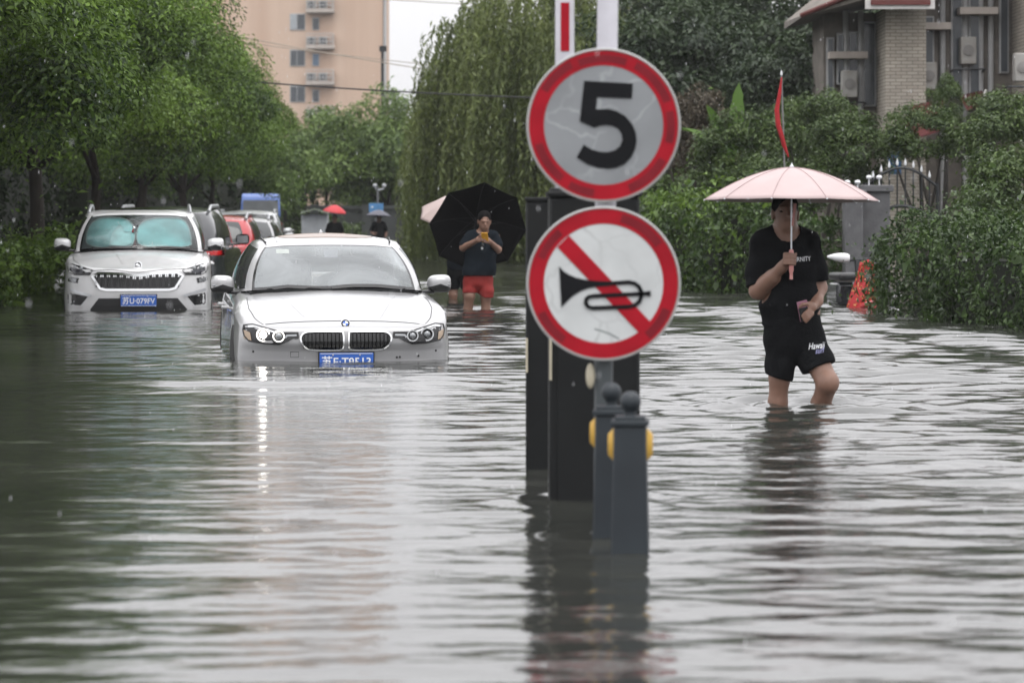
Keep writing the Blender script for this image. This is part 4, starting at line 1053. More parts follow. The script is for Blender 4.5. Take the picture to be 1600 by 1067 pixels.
def wheel(t, x, y, r, side):
    b = MB(); M = Matrix.Rotation(R(90), 3, 'Y'); w = MB()
    w.lathe([(r * .68, -.11), (r * .95, -.105), (r, -.08), (r, .08), (r * .95, .105), (r * .68, .11)], 36, (x, y, r), M)
    o = w.build('wheel', M_('rubber'), t, True)
    h = MB().lathe([(r * .68, -.02), (r * .66, .09 * side), (r * .60, .07 * side), (.06, .05 * side), (.05, .085 * side), (0, .09 * side)], 36, (x, y, r), M); h.build('rim', M_('silver_paint'), o, True)
    sp = MB()
    for k in range(5):
        a = 2 * math.pi * k / 5; sp.tube([(x + .075 * side, y, r), (x + .09 * side, y + math.cos(a) * r * .62, r + math.sin(a) * r * .62)], [.05, .035], 8)
    sp.build('spokes', M_('satin_metal'), o, True)

def mirror_part(t, sd, c, d, paint, low='black_trim'):
    """door mirror: rounded painted shell over a dark lower half and foot"""
    x, y, z = c; w, dep, h = d
    v = []; n = 16; prof = []
    b = MB()
    def sup(u, k): return math.copysign(abs(u) ** k, u)
    rows = 9
    vs = []; fs = []
    for i in range(rows + 1):
        a = math.pi / 2 * i / rows                   # from rim to nose
        for k in range(24):
            th = 2 * math.pi * k / 24
            vs.append((x + sd * (w / 2 * sup(math.cos(th), .62) * math.cos(a) ** .6), y - dep * math.sin(a), z + h / 2 * sup(math.sin(th), .62) * math.cos(a) ** .6 * (1 + .10 * math.cos(th)) ))
    for i in range(rows):
        for k in range(24): fs.append((i * 24 + k, i * 24 + (k + 1) % 24, (i + 1) * 24 + (k + 1) % 24, (i + 1) * 24 + k))
    fs.append(tuple(range(24)))
    up = [f for f in fs[:-1] if not 13 <= f[0] % 24 <= 22]; lo = [f for f in fs[:-1] if 13 <= f[0] % 24 <= 22]
    o = MB().add(vs, up).build('door_mirror', M_(paint), t, True, 60)
    MB().add(vs, lo).build('mirror_base', M_(low), o, True, 60)
    MB().tube([(x - sd * w * .20, y - dep * .25, z - h * .42), (x - sd * (w * .62), y - dep * .1, z - h * .46), (x - sd * (w * .95), y + .02, z - h * .55)], [.035, .03, .035], 8, flat=.55).build('mirror_foot', M_(low), o, True)
    MB().box((x, y + .004, z), (w * .8, .004, h * .7)).build('mirror_glass', M_('lens_grey'), o)
    MB().box((x + sd * w * .18, y - dep * .86, z - h * .06), (w * .5, .012, .012)).build('turn_signal', M_('lens_grey'), o, bevel=.003)

def plate(t, bvh, c, text, y_off=.02, view='front', L_=4.5):
    x, z = c; s = 1 if view == 'front' else -1
    h = drop(bvh, view, x, z, 0); y = h.y - s * y_off
    pl = MB().box((x, y, z), (.44, .012, .14)).build('number_plate', M_('plate_blue'), t, bevel=.004)
    MB().box((x, y + s * .012, z), (.46, .010, .16)).build('plate_frame', M_('black_trim'), pl)
    v, f = text_tris(text, .125)
    w = max(a for a, b in v) - min(a for a, b in v); k = .40 / w; hh = max(b for a, b in v) - min(b for a, b in v); kz = .09 / hh; cy_ = (max(b for a, b in v) + min(b for a, b in v)) / 2
    MB().add([(x + s * a * k, y - s * .0085, z + (b - cy_) * kz) for a, b in v], f).build('plate_lettering', M_('plate_white'), pl)
    for a, b, q, w_ in ((0, .064, .425, .004), (0, -.064, .425, .004)): MB().box((x + a, y - s * .0075, z + b), (q, .003, w_)).build('plate_border', M_('plate_white'), pl)
    for q in (-.11, .11): MB().lathe([(0, 0), (.007, 0), (.006, .006), (0, .007)], 10, (x + q, y - s * .006, z + .052), Matrix.Rotation(R(90 * s), 3, 'X')).build('plate_screw', M_('satin_metal'), pl)

def build_shell(t, p, paint, detail=True, glass=None):
    v, f = body_shell(p); bv = bvh_of(v, f)
    MB().add(v, f).build('body', M_(paint), t, True, 48)
    gv, gg = greenhouse(p)
    MB().add(gv, gg.pop('frame')).build('roof_and_pillars', M_(paint), t, True, 40)
    gb = bvh_of(gv, [q for fs in gg.values() for q in fs] + [])
    for nm, fs in gg.items():
        base = nm.rstrip('+-'); m = (glass or {}).get(base, 'dark_glass')
        if base.endswith('trim'): MB().add(gv, fs).build('window_trim', M_('gloss_black'), t, True, 40)
        else: MB().add(gv, fs).build(base, M_(m), t, True, 60)
    allf = [q for fs in gg.values() for q in fs]
    return v, f, bv, gv, gg

def cabin(t, p, dash_y, dash_z, seats, right_hand=False):
    MB().add([(sx * p['W'] * .40, y, z) for y, z in ((dash_y, dash_z - .02), (dash_y + .55, dash_z), (dash_y + .62, dash_z - .3), (4.0 if p['L'] > 4.3 else 3.5, dash_z - .45), (dash_y, dash_z - .5)) for sx in (-1, 1)],
             [(0, 1, 3, 2), (2, 3, 5, 4), (4, 5, 7, 6), (0, 2, 4, 8), (1, 9, 5, 3)]).build('dashboard', M_('cabin'), t)
    for sx in (-1, 1):
        for k, yy in enumerate(seats):
            s_ = MB(); zb = dash_z - .36
            s_.box((sx * .37, yy + .22, zb + .28), (.50, .14, .66), Matrix.Rotation(R(-16), 3, 'X')).box((sx * .37, yy - .05, zb - .05), (.50, .52, .16))
            o = s_.build('seat', M_('seat_cloth'), t, bevel=.05, seg=3)
            MB().box((sx * .37, yy + .35, zb + .72), (.26, .10, .17), Matrix.Rotation(R(-12), 3, 'X')).build('headrest', M_('seat_cloth'), o, bevel=.04, seg=3)
    wx = .37
    ring = []
    M = Matrix.Rotation(R(-25), 3, 'X')
    w = MB()
    pts = [Vector((wx, dash_y + .72, dash_z + .02)) + M @ Vector((.185 * math.cos(a), 0, .185 * math.sin(a))) for a in [2 * math.pi * k / 24 for k in range(25)]]
    w.tube(pts, .016, 8, False).tube([pts[0], pts[12]], .02, 6).tube([Vector((wx, dash_y + .72, dash_z + .02)), pts[18]], .02, 6)
    w.build('steering_wheel', M_('cabin'), t, True)

SED = dict(L=4.62, W=1.81, z0=.18, z_cabin=.80, edge_r=.05,
    outline=[(0, 0, .715), (.36, .015, .712), (.66, .072, .715), (.835, .215, .735), (.892, .46, .80), (.905, .80, .865), (.90, 1.30, .915), (.905, 1.85, .945), (.905, 2.60, .965), (.90, 3.35, .985), (.885, 3.85, 1.00), (.835, 4.25, 1.01), (.66, 4.53, 1.02), (.35, 4.60, 1.02), (0, 4.62, 1.02)],
    front_prof=[(.15, .09), (.30, .03), (.42, .050), (.53, .030), (.56, .0), (.62, .010), (.68, .035), (.75, .07), (.9, .13)],
    rear_prof=[(.15, .10), (.35, .0), (.6, .0), (.8, .05), (1.0, .08), (1.2, .1)],
    side_prof=[(.15, .07), (.25, .02), (.45, .0), (.60, .006), (.70, .018), (.80, .016), (.90, .04), (1.0, .07), (1.1, .09)],
    medial=(1.05, 4.2), centre_z=[(0, .72), (.12, .775), (.3, .835), (.6, .892), (1.0, .945), (1.35, .985), (1.5, .99), (4.1, 1.08), (4.45, 1.09), (4.62, 1.03)],
    gh_base=[(0, 1.22, .985), (0.435, 1.27, .982), (0.724, 1.44, .965), (0.802, 1.80, .945), (0.833, 2.50, .955), (0.818, 3.10, .975), (0.771, 3.62, 1.0), (0.662, 3.95, 1.04), (0.373, 4.10, 1.07), (0, 4.13, 1.075)],
    gh_roof=[(0, 1.98, 1.368), (0.362, 2.00, 1.362), (0.564, 2.07, 1.345), (0.621, 2.28, 1.372), (0.633, 2.60, 1.385), (0.626, 2.95, 1.38), (0.600, 3.20, 1.36), (0.549, 3.34, 1.345), (0.310, 3.42, 1.36), (0, 3.44, 1.365)],
    gh_mid=2.7, bulge=.035, roof_medial=(2.35, 3.1), roof_z=[(1.9, 1.375), (2.1, 1.40), (2.5, 1.447), (2.9, 1.45), (3.2, 1.42), (3.5, 1.37)],
    panes=[('windscreen', 0, 1.80, .05, .925, False), ('windscreen_trim', 1.80, 1.90, .0, .96, True), ('windscreen_trim', 0, 1.80, .0, .05, False), ('windscreen_trim', 0, 1.80, .925, .95, False), ('side_window', 2.25, 3.75, .05, .90, True), ('pillar_trim', 3.75, 3.92, .05, .90, True), ('side_window', 3.92, 5.0, .05, .90, True), ('side_window', 5.12, 6.0, .10, .86, True), ('rear_window', 7.2, 9, .12, .90, False)])

def white_sedan():
    p = SED; th = math.asin(.13); Y0 = 25.05; X0 = (541 - 800) / FPX * Y0
    t = thing('white_sedan', 'white sedan with one lit headlight, sunk to its twin grille in the flood', 'car', (X0, Y0, -DEPTH), th)
    v, f, bv, gv, gg = build_shell(t, p, 'white_paint', glass={'windscreen': 'sedan_windscreen'})
    q = 1 / 760.0
    def zc(x, y): return ((320 + x / 4 - 541) / 190, 1.62 - (340 + y / 4 - 335) / 190)
    # kidney grille
    kid = [(.022, .655), (.035, .668), (.30, .668), (.345, .655), (.368, .63), (.372, .60), (.355, .56), (.325, .528), (.28, .512), (.06, .510), (.03, .52), (.02, .545)]
    for sx in (1, -1):
        po = smooth_poly(kid if sx > 0 else mir(kid), 1)
        g = panel(bv, po, 'front', .004, .01, .03).build('grille', M_('gloss_black'), t)
        rim_of(bv, po, .012, 'front', .020).build('grille_rim', M_('chrome'), g, True)
        bars = MB()
        for k in range(10):
            x = sx * (.055 + .032 * k); bars = strip(bv, [(x, .525), (x, .655)], .007, 'front', .012); bars.build('grille_bar', mat('bar_black', (.006, .006, .006), .6, spec=.1), g)
    # headlights: dark housing, projector rings, cover
    hl = [(1180, 712), (1270, 712), (1340, 690), (1440, 662), (1492, 668), (1497, 700), (1490, 735), (1465, 765), (1380, 780), (1290, 785), (1245, 765), (1212, 746), (1180, 746)]
    pr = [(.39 + (a - .39) * 1.06, b) for a, b in [zc(*w) for w in hl]]
    for sx in (1, -1):
        po = pr if sx > 0 else mir(pr)
        h = panel(bv, po, 'front', .002, .01, .03).build('headlight', M_('gloss_black'), t)
        rim_of(bv, po, .010, 'front', .010).build('headlight_edge', M_('black_trim'), h)
        strip(bv, [(sx * a, b) for a, b in (zc(1285, 722), zc(1350, 700), zc(1440, 672), zc(1485, 676))], .018, 'front', .008).build('brow', M_('silver_paint'), h)
        lit = sx < 0
        for (cx_, cz_, r_, big) in ((.672, zc(0, 727)[1], .055, True), (.548, zc(0, 735)[1], .048, False)):
            d = drop(bv, 'front', sx * cx_, cz_, 0); yy = d.y - .012
            MB().ring(r_ * .80, r_, yy - .006, yy + .05, sx * cx_, cz_, 36).build('light_ring', emit('daylight_ring', (1, .97, .92), 1.1) if lit else M_('chrome'), h)
            m = emit('lamp_lit', (1.0, .95, .86), 18.0) if (lit and big) else M_('lens_grey')
            disc((sx * cx_, cz_), r_ * (.50 if big else .55), yy - .004, yy + .05, 24, .018).build('projector', m, h, True)
        strip(bv, [(sx * a, b) for a, b in (zc(1190, 728), zc(1250, 730), zc(1262, 745))], .016, 'front', .010).build('inner_reflector', M_('lens_grey'), h)
        panel(bv, [(sx * (.765), .590), (sx * .825, .605), (sx * .825, .675), (sx * .775, .655)], 'front', .008, .006, .03).build('side_reflector', mat('amber_grey', (.35, .27, .2), .3, metal=.4), h)
    # shut lines of the bonnet, bumper seams, tow cover
    strip(bv, [zc(*a) for a in ((390, 664), (500, 655), (640, 649), (880, 645), (1130, 650), (1270, 657), (1385, 668))], .007, 'front', .002).build('bonnet_seam', M_('black_trim'), t)
    for sx in (1, -1):
        strip(bv, [(sx * .665, .17), (sx * .73, .36), (sx * .765, .60), (sx * .765, .9), (sx * .755, 1.2)], .007, 'top', .002).build('bonnet_seam', M_('black_trim'), t)
        strip(bv, [(sx * .30, .30), (sx * .40, .65), (sx * .50, 1.05)], .004, 'top', .0035).build('bonnet_crease', M_('white_paint'), t)
    for pts in ([(-.45, .50), (-.385, .50), (-.385, .455), (-.45, .455), (-.45, .50)],): strip(bv, pts, .004, 'front', .002, sub=1).build('tow_cover_seam', M_('black_trim'), t)
    for x, z in ((.42, .45), (.445, .452), (-.75, .50), (.75, .50), (.60, .46)):
        d = drop(bv, 'front', x, z, .002); MB().lathe([(0, 0), (.009, 0), (.009, .004), (0, .005)], 10, d, Matrix.Rotation(R(90), 3, 'X')).build('parking_sensor', M_('black_trim'), t)
    # roundel
    d = drop(bv, 'front', 0, .717, .0); M = Matrix.Rotation(R(62), 3, 'X'); c = Vector((0, d.y - .006, .722))
    e = MB().lathe([(0, 0), (.041, 0), (.041, .008), (.036, .011), (0, .012)], 32, c, M).build('emblem', M_('chrome'), t, True, 40)
    MB().lathe([(.0, .0122), (.036, .0122), (.036, .0138), (.0225, .0138)], 32, c, M).build('emblem_ring', M_('gloss_black'), e)
    for k in range(4):
        b_ = MB(); vs = [(0, 0, .0150)] + [(.0225 * math.cos(R(90 * k + 11.25 * i)), .0225 * math.sin(R(90 * k + 11.25 * i)), .0150) for i in range(9)]
        b_.add([M @ Vector(w) + c for w in vs], [(0, i, i + 1) for i in range(1, 9)]).build('emblem_quarter', M_('plate_blue' if k % 2 == 1 else 'plate_white'), e)
    plate(t, bv, (.003, .421), '苏E·T9513', .03)
    for sx in (1, -1):
        mirror_part(t, sx, (sx * .945, 1.72, 1.015), (.21, .13, .155), 'white_paint')
        wheel(t, sx * .72, .80, .32, sx); wheel(t, sx * .74, 3.62, .32, sx)
        vw = 'right' if sx > 0 else 'left'
        arc = [(.80 + .36 * math.cos(R(a)), .34 + .36 * math.sin(R(a))) for a in range(0, 181, 12)] + [(.44, .19), (1.16, .19)]
        panel(bv, arc, vw, .003, .01, .06).build('wheel_arch', M_('rubber'), t)
        arc = [(3.62 + .36 * math.cos(R(a)), .34 + .36 * math.sin(R(a))) for a in range(0, 181, 12)] + [(3.26, .19), (3.98, .19)]
        panel(bv, arc, vw, .003, .01, .06).build('wheel_arch', M_('rubber'), t)
        for y in (1.28, 2.42, 3.45): strip(bv, [(y, .25), (y, .93)], .008, vw, .002).build('door_seam', M_('black_trim'), t)
        for y in (2.20, 3.22):
            d = drop(bv, vw, y, .80, 0); MB().tube([(d.x - sx * .005, y - .10, .80), (d.x + sx * .035, y - .08, .802), (d.x + sx * .038, y + .07, .804), (d.x - sx * .005, y + .10, .804)], .012, 8).build('door_handle', M_('white_paint'), t, True)
        strip(bv, [(.95, .74), (1.9, .77), (3.2, .80)], .012, vw, .004).build('waist_crease', M_('white_paint'), t)
        # roof ditch moulding
        b = MB()
        b.tube([(sx * .548, 2.12, 1.372), (sx * .575, 2.5, 1.412), (sx * .57, 2.9, 1.408), (sx * .55, 3.2, 1.385)], .007, 6).build('roof_moulding', M_('black_trim'), t)
    # sunroof, aerial, rear-view mirror, wipers
    gb = bvh_of(gv, [tuple(x.vertices) for x in [c for c in t.children if c.name.startswith('roof_and')][0].data.polygons]) if False else None
    ro = [c for c in t.children if c.name.startswith('roof_and')][0]
    rb = bvh_of([x.co.copy() for x in ro.data.vertices], [tuple(x.vertices) for x in ro.data.polygons])
    panel(rb, smooth_poly([(-.42, 2.25), (.42, 2.25), (.42, 2.75), (-.42, 2.75)], 2), 'top', .004, .006, .08).build('sunroof', mat('sunroof_glass', (.20, .13, .09), .15), t)
    rim_of(rb, [(-.45, 2.16), (.45, 2.16), (.46, 2.85), (-.46, 2.85)], .006, 'top', .003).build('sunroof_seam', M_('black_trim'), t)
    MB().lathe([(.025, 0), (.012, .035), (0, .045)], 10, (0, 3.05, 1.437)).build('aerial', M_('white_paint'), t, True)
    gw = bvh_of(gv, [q for k, fs in gg.items() if k.startswith('windscreen') for q in fs])
    MB().box((.0, 1.93, 1.285), (.24, .05, .07)).build('rear_view_mirror', M_('black_trim'), t, bevel=.015)
    panel(gw, [(-.055, 1.245), (.055, 1.245), (.065, 1.315), (-.065, 1.315)], 'front', -.012, .004, .03).build('sensor_cover', mat('sensor_violet', (.16, .15, .20), .4), t)
    for pts in ([(-.58, .985), (-.40, 1.006), (-.12, .992)], [(-.03, .998), (.16, 1.012), (.36, 1.010), (.62, .985)]):
        b = strip(gw, pts, .026, 'front', .02); b.build('wiper', M_('black_trim'), t)
    panel(gw, [(-.47, 1.28), (-.36, 1.28), (-.36, 1.315), (-.47, 1.315)], 'front', .002, .002, .05).build('sticker', mat('sticker_grey', (.35, .38, .36), .6), t)
    cabin(t, p, 1.35, .97, (2.25,))
    return t
white_sedan()

SUV = dict(L=4.70, W=1.88, z0=.22, z_cabin=.95, edge_r=.035,
    outline=[(0, 0, .895), (.40, .012, .900), (.68, .075, .925), (.85, .24, .965), (.915, .50, 1.00), (.935, .85, 1.045), (.94, 1.35, 1.07), (.94, 1.9, 1.075), (.94, 2.7, 1.085), (.935, 3.45, 1.10), (.925, 3.95, 1.11), (.89, 4.35, 1.12), (.72, 4.62, 1.12), (.38, 4.69, 1.12), (0, 4.70, 1.12)],
    front_prof=[(.2, .10), (.32, .03), (.44, .01), (.58, .0), (.70, .012), (.85, .03), (.95, .06), (1.1, .1)],
    rear_prof=[(.2, .08), (.4, .0), (.6, .0), (.9, .03), (1.15, .05)],
    side_prof=[(.2, .06), (.3, .01), (.5, .0), (.72, .008), (.85, .02), (.95, .018), (1.05, .04), (1.15, .07)],
    medial=(1.0, 4.3), centre_z=[(0, .90), (.10, .945), (.3, 1.0), (.6, 1.05), (1.0, 1.10), (1.3, 1.135), (1.5, 1.14), (4.3, 1.15), (4.7, 1.12)],
    gh_base=[(0, 1.18, 1.135), (.46, 1.23, 1.132), (.78, 1.40, 1.10), (.84, 1.80, 1.075), (.865, 2.60, 1.085), (.86, 3.30, 1.095), (.83, 3.95, 1.11), (.76, 4.40, 1.12), (.42, 4.60, 1.12), (0, 4.63, 1.12)],
    gh_roof=[(0, 1.88, 1.60), (.40, 1.90, 1.595), (.62, 1.98, 1.575), (.675, 2.25, 1.60), (.69, 2.75, 1.615), (.685, 3.30, 1.61), (.66, 3.80, 1.59), (.60, 4.08, 1.565), (.34, 4.18, 1.58), (0, 4.20, 1.585)],
    gh_mid=2.9, bulge=.04, roof_medial=(2.4, 3.7), roof_z=[(1.8, 1.60), (2.1, 1.635), (2.6, 1.665), (3.2, 1.668), (3.8, 1.64), (4.2, 1.60)],
    panes=[('windscreen', 0, 1.80, .05, .93, False), ('windscreen_trim', 1.80, 1.90, .0, .96, True), ('windscreen_trim', 0, 1.80, .0, .05, False), ('side_window', 2.2, 3.7, .05, .90, True), ('pillar_trim', 3.7, 3.9, .05, .90, True), ('side_window', 3.9, 5.1, .05, .90, True), ('pillar_trim', 5.1, 5.22, .05, .90, True), ('side_window', 5.22, 6.3, .08, .86, True), ('rear_window', 7.45, 9, .10, .92, False)])

def roof_rails(t, sx, m='satin_metal', x=.66):
    MB().tube([(sx * x, 2.15, 1.60), (sx * (x - .01), 2.28, 1.675), (sx * (x - .015), 2.6, 1.695), (sx * (x - .015), 3.3, 1.695), (sx * (x - .01), 3.8, 1.66), (sx * x, 3.98, 1.60)], .020, 8).build('roof_rail', M_(m), t, True)

def white_suv():
    p = SUV; D = .38; th = R(6.2); Y0 = 38.2; X0 = (215 - 800) / FPX * Y0
    t = thing('white_suv', 'white SUV with wide toothed grille and teal sunshade, standing in the flood by the trees', 'car', (X0, Y0, -D), th)
    v, f, bv, gv, gg = build_shell(t, p, 'suv_paint_lifted', glass={'windscreen': 'clear_windscreen'})
    ks = 500.0
    def c(x, y): return ((x - 720) / 5.333 / 125, 1.58 - (300 + y / 5.333 - 335) / 125)
    gr = [c(*a) for a in ((345, 700), (395, 672), (600, 677), (660, 690), (720, 694), (780, 690), (840, 677), (1045, 669), (1095, 697), (1030, 800), (980, 812), (460, 812), (410, 800))]
    cx0 = sum(a for a, b in gr) / len(gr)
    g = panel(bv, gr, 'front', .004, .01, .05).build('grille', M_('gloss_black'), t)
    rim_of(bv, gr, .028, 'front', .022).build('grille_rim', M_('chrome'), g, True)
    for k in range(26):
        x = -.50 + 1.0 * k / 25 + (.008 if k % 2 else -.008) ; zt = .846 - .03 * math.exp(-(x / .12) ** 2)
        strip(bv, [(x, .675), (x, zt - .045)], .012, 'front', .014).build('grille_tooth', M_('black_trim'), g)
        strip(bv, [(x, zt - .045), (x, zt)], .015, 'front', .018, sub=2).build('tooth_cap', M_('chrome'), g)
    hl = [c(*a) for a in ((1090, 650), (1200, 615), (1300, 590), (1302, 640), (1285, 672), (1240, 690), (1115, 690))]
    fg = [c(*a) for a in ((1205, 718), (1302, 702), (1300, 745), (1215, 760))]
    si = [c(*a) for a in ((1130, 868), (1275, 840), (1305, 835), (1312, 935), (1190, 942))]
    sl = [c(*a) for a in ((1100, 862), (1285, 812))]
    for sx in (1, -1):
        def mm(q): return q if sx > 0 else mir(q)
        h = panel(bv, mm(hl), 'front', .003, .01, .05).build('headlight', M_('gloss_black'), t)
        d = panel(bv, mm([c(*a) for a in ((1160, 655), (1280, 622), (1280, 655), (1250, 675), (1180, 676))]), 'front', .009, .006, .05).build('headlight_lens', mat('lamp_smoke', (.035, .035, .045), .1, coat=.3), h)
        rim_of(bv, mm(hl), .008, 'front', .006).build('headlight_edge', M_('black_trim'), h)
        for q in ((.70, .905), (.78, .915)):
            dd = drop(bv, 'front', sx * q[0], q[1], .012); disc((sx * q[0], q[1]), .026, dd.y, dd.y + .03, 18, .01).build('projector', M_('lens_grey'), h, True)
        fl = panel(bv, mm(fg), 'front', .003, .01, .04).build('fog_lamp', M_('gloss_black'), t)
        panel(bv, mm([c(*a) for a in ((1225, 722), (1290, 712), (1290, 742), (1230, 752))]), 'front', .008, .005, .04).build('fog_lens', M_('lens_grey'), fl)
        panel(bv, mm(si), 'front', .003, .01, .05).build('side_intake', M_('gloss_black'), t)
        strip(bv, [(sx * a, b) for a, b in sl], .030, 'front', .022).build('intake_blade', M_('satin_metal'), t)
        strip(bv, [(sx * a, b) for a, b in [c(*w) for w in ((1304, 830), (1316, 945), (1180, 958))]], .018, 'front', .016).build('intake_edge', M_('suv_paint_lifted'), t)
        mirror_part(t, sx, (sx * .985, 1.62, 1.19), (.22, .14, .165), 'suv_paint_lifted')
        wheel(t, sx * .77, .92, .36, sx); wheel(t, sx * .77, 3.71, .36, sx)
        vw = 'right' if sx > 0 else 'left'
        for yy in (.92, 3.71):
            arc = [(yy + .42 * math.cos(R(a)), .38 + .42 * math.sin(R(a))) for a in range(0, 181, 12)] + [(yy - .42, .23), (yy + .42, .23)]
            panel(bv, arc, vw, .003, .01, .07).build('wheel_arch', M_('rubber'), t)
        for y in (1.38, 2.5, 3.55): strip(bv, [(y, .30), (y, 1.05)], .008, vw, .002).build('door_seam', M_('black_trim'), t)
        for y in (2.28, 3.30):
            d = drop(bv, vw, y, .93, 0); MB().tube([(d.x - sx * .005, y - .10, .93), (d.x + sx * .04, y - .08, .932), (d.x + sx * .04, y + .07, .934), (d.x - sx * .005, y + .10, .934)], .014, 8).build('door_handle', M_('suv_paint_lifted'), t, True)
        strip(bv, [(sx * .18, .35), (sx * .24, .65), (sx * .31, 1.10)], .014, 'top', .006).build('bonnet_crease', M_('suv_paint_lifted'), t)
        strip(bv, [(sx * .70, .16), (sx * .80, .5), (sx * .83, .9), (sx * .82, 1.2)], .008, 'top', .002).build('bonnet_seam', M_('black_trim'), t)
        roof_rails(t, sx)
    strip(bv, [c(*a) for a in ((330, 655), (500, 645), (640, 662), (720, 668), (800, 660), (940, 645), (1110, 640))], .007, 'front', .003).build('bonnet_seam', M_('black_trim'), t)
    low = [c(*a) for a in ((400, 882), (1050, 882), (1130, 975), (1100, 1040), (340, 1040), (330, 972))]
    panel(bv, low, 'front', .003, .01, .06).build('lower_intake', M_('black_trim'), t)
    d = drop(bv, 'front', 0, .93, 0); M = Matrix.Rotation(R(74), 3, 'X'); cc = Vector((0, d.y - .004, .940))
    e = MB().lathe([(0, 0), (.050, 0), (.050, .008), (.046, .012), (0, .012)], 32, cc, M).build('emblem', M_('chrome'), t, True, 40)
    MB().lathe([(0, .0125), (.040, .0125), (.040, .0145), (.0, .0146)], 32, cc, M).build('emblem_field', M_('gloss_black'), e)
    # winged arrow on the emblem: a shaft and three feathers
    ar = [(-.030, -.004), (.012, -.010), (.010, -.024), (.032, -.002), (.012, .010), (-.006, .026), (-.024, .022), (-.012, .010), (-.030, .008)]
    MB().add([M @ Vector((a, b, .0160)) + cc for a, b in ar], [tuple(range(len(ar)))]).build('emblem_arrow', M_('chrome'), e)
    plate(t, bv, (.012, .508), '苏U·079FV', .03)
    ro = [c_ for c_ in t.children if c_.name.startswith('roof_and')][0]
    rb = bvh_of([x.co.copy() for x in ro.data.vertices], [tuple(x.vertices) for x in ro.data.polygons])
    panel(rb, smooth_poly([(-.50, 2.2), (.50, 2.2), (.50, 3.3), (-.50, 3.3)], 2), 'top', .006, .006, .09).build('panoramic_roof', M_('gloss_black'), t)
    gw = bvh_of(gv, [q for k, fs in gg.items() if k.startswith('windscreen') for q in fs])
    for pts in ([(-.60, 1.145), (-.3, 1.158), (-.02, 1.155)], [(.05, 1.15), (.35, 1.165), (.66, 1.145)]): strip(gw, pts, .022, 'front', .014).build('wiper', M_('black_trim'), t)
    # sunshade: two silvery teal lobes sprung behind the glass
    sm = mat('shade_foil', (.30, .55, .57), .38, var=.35, scale=3, metal=.25)
    def lobe(poly, nm): return panel(gw, smooth_poly(poly, 2), 'front', -.03, .004, .05)
    zz = lambda q: [((a - 720) / 5.333 / 120.3, 1.58 - (300 + b / 5.333 - 335) / 120.3) for a, b in q]
    l1 = zz([(285, 456), (285, 345), (325, 250), (410, 216), (530, 216), (640, 230), (690, 320), (680, 420), (640, 460)])
    l2 = zz([(725, 460), (695, 365), (720, 265), (810, 220), (960, 214), (1080, 222), (1130, 285), (1150, 400), (1150, 458)])
    for l in (l1, l2):
        o = lobe(l, 'a').build('sunshade', sm, t); rim_of(gw, smooth_poly(l, 2), .012, 'front', -.024).build('sunshade_hem', mat('shade_edge', (.55, .62, .62), .5), o)
    panel(gw, zz([(470, 440), (500, 340), (560, 265), (600, 330), (650, 330), (660, 420), (620, 445)]), 'front', -.022, .004, .05).build('sunshade_fold', mat('shade_light', (.5, .7, .72), .32, var=.4, scale=4, metal=.3), t)
    # charm hanging from the inside mirror
    ch = thing('mirror_charm', 'red and dark charm string hanging behind the SUV windscreen', 'ornament', (0, 0, 0)); ch.parent = None
    x_, z_ = zz([(685, 350)])[0]; h = drop(gw, 'front', x_, z_, 0)
    Mw = Matrix.Translation((X0, Y0, -D)) @ Matrix.Rotation(th, 4, 'Z'); ch.location = Mw @ Vector((x_, h.y + .06, z_)); ch.rotation_euler = (0, 0, th)
    MB().tube([(0, .04, .14), (0, 0, -.1)], .006, 6).build('cord', M_('black_trim'), ch)
    rnd = random.Random(2); b = MB()
    for k in range(9): MB().ball((rnd.uniform(-.04, .04), rnd.uniform(-.02, .01), .10 - .022 * k), rnd.uniform(.012, .024), 8, 6).build('bead', M_(rnd.choice(('black_trim', 'chrome', 'red_paint'))), ch, True)
    MB().lathe([(.008, .03), (.03, -.05), (.0, -.06)], 10, (0, 0, -.11)).build('tassel', M_('red_paint'), ch, True)
    MB().box((0, 1.78, 1.48), (.26, .06, .08)).build('rear_view_mirror', M_('black_trim'), t, bevel=.015)
    cabin(t, p, 1.3, 1.10, (2.3,))
white_suv()

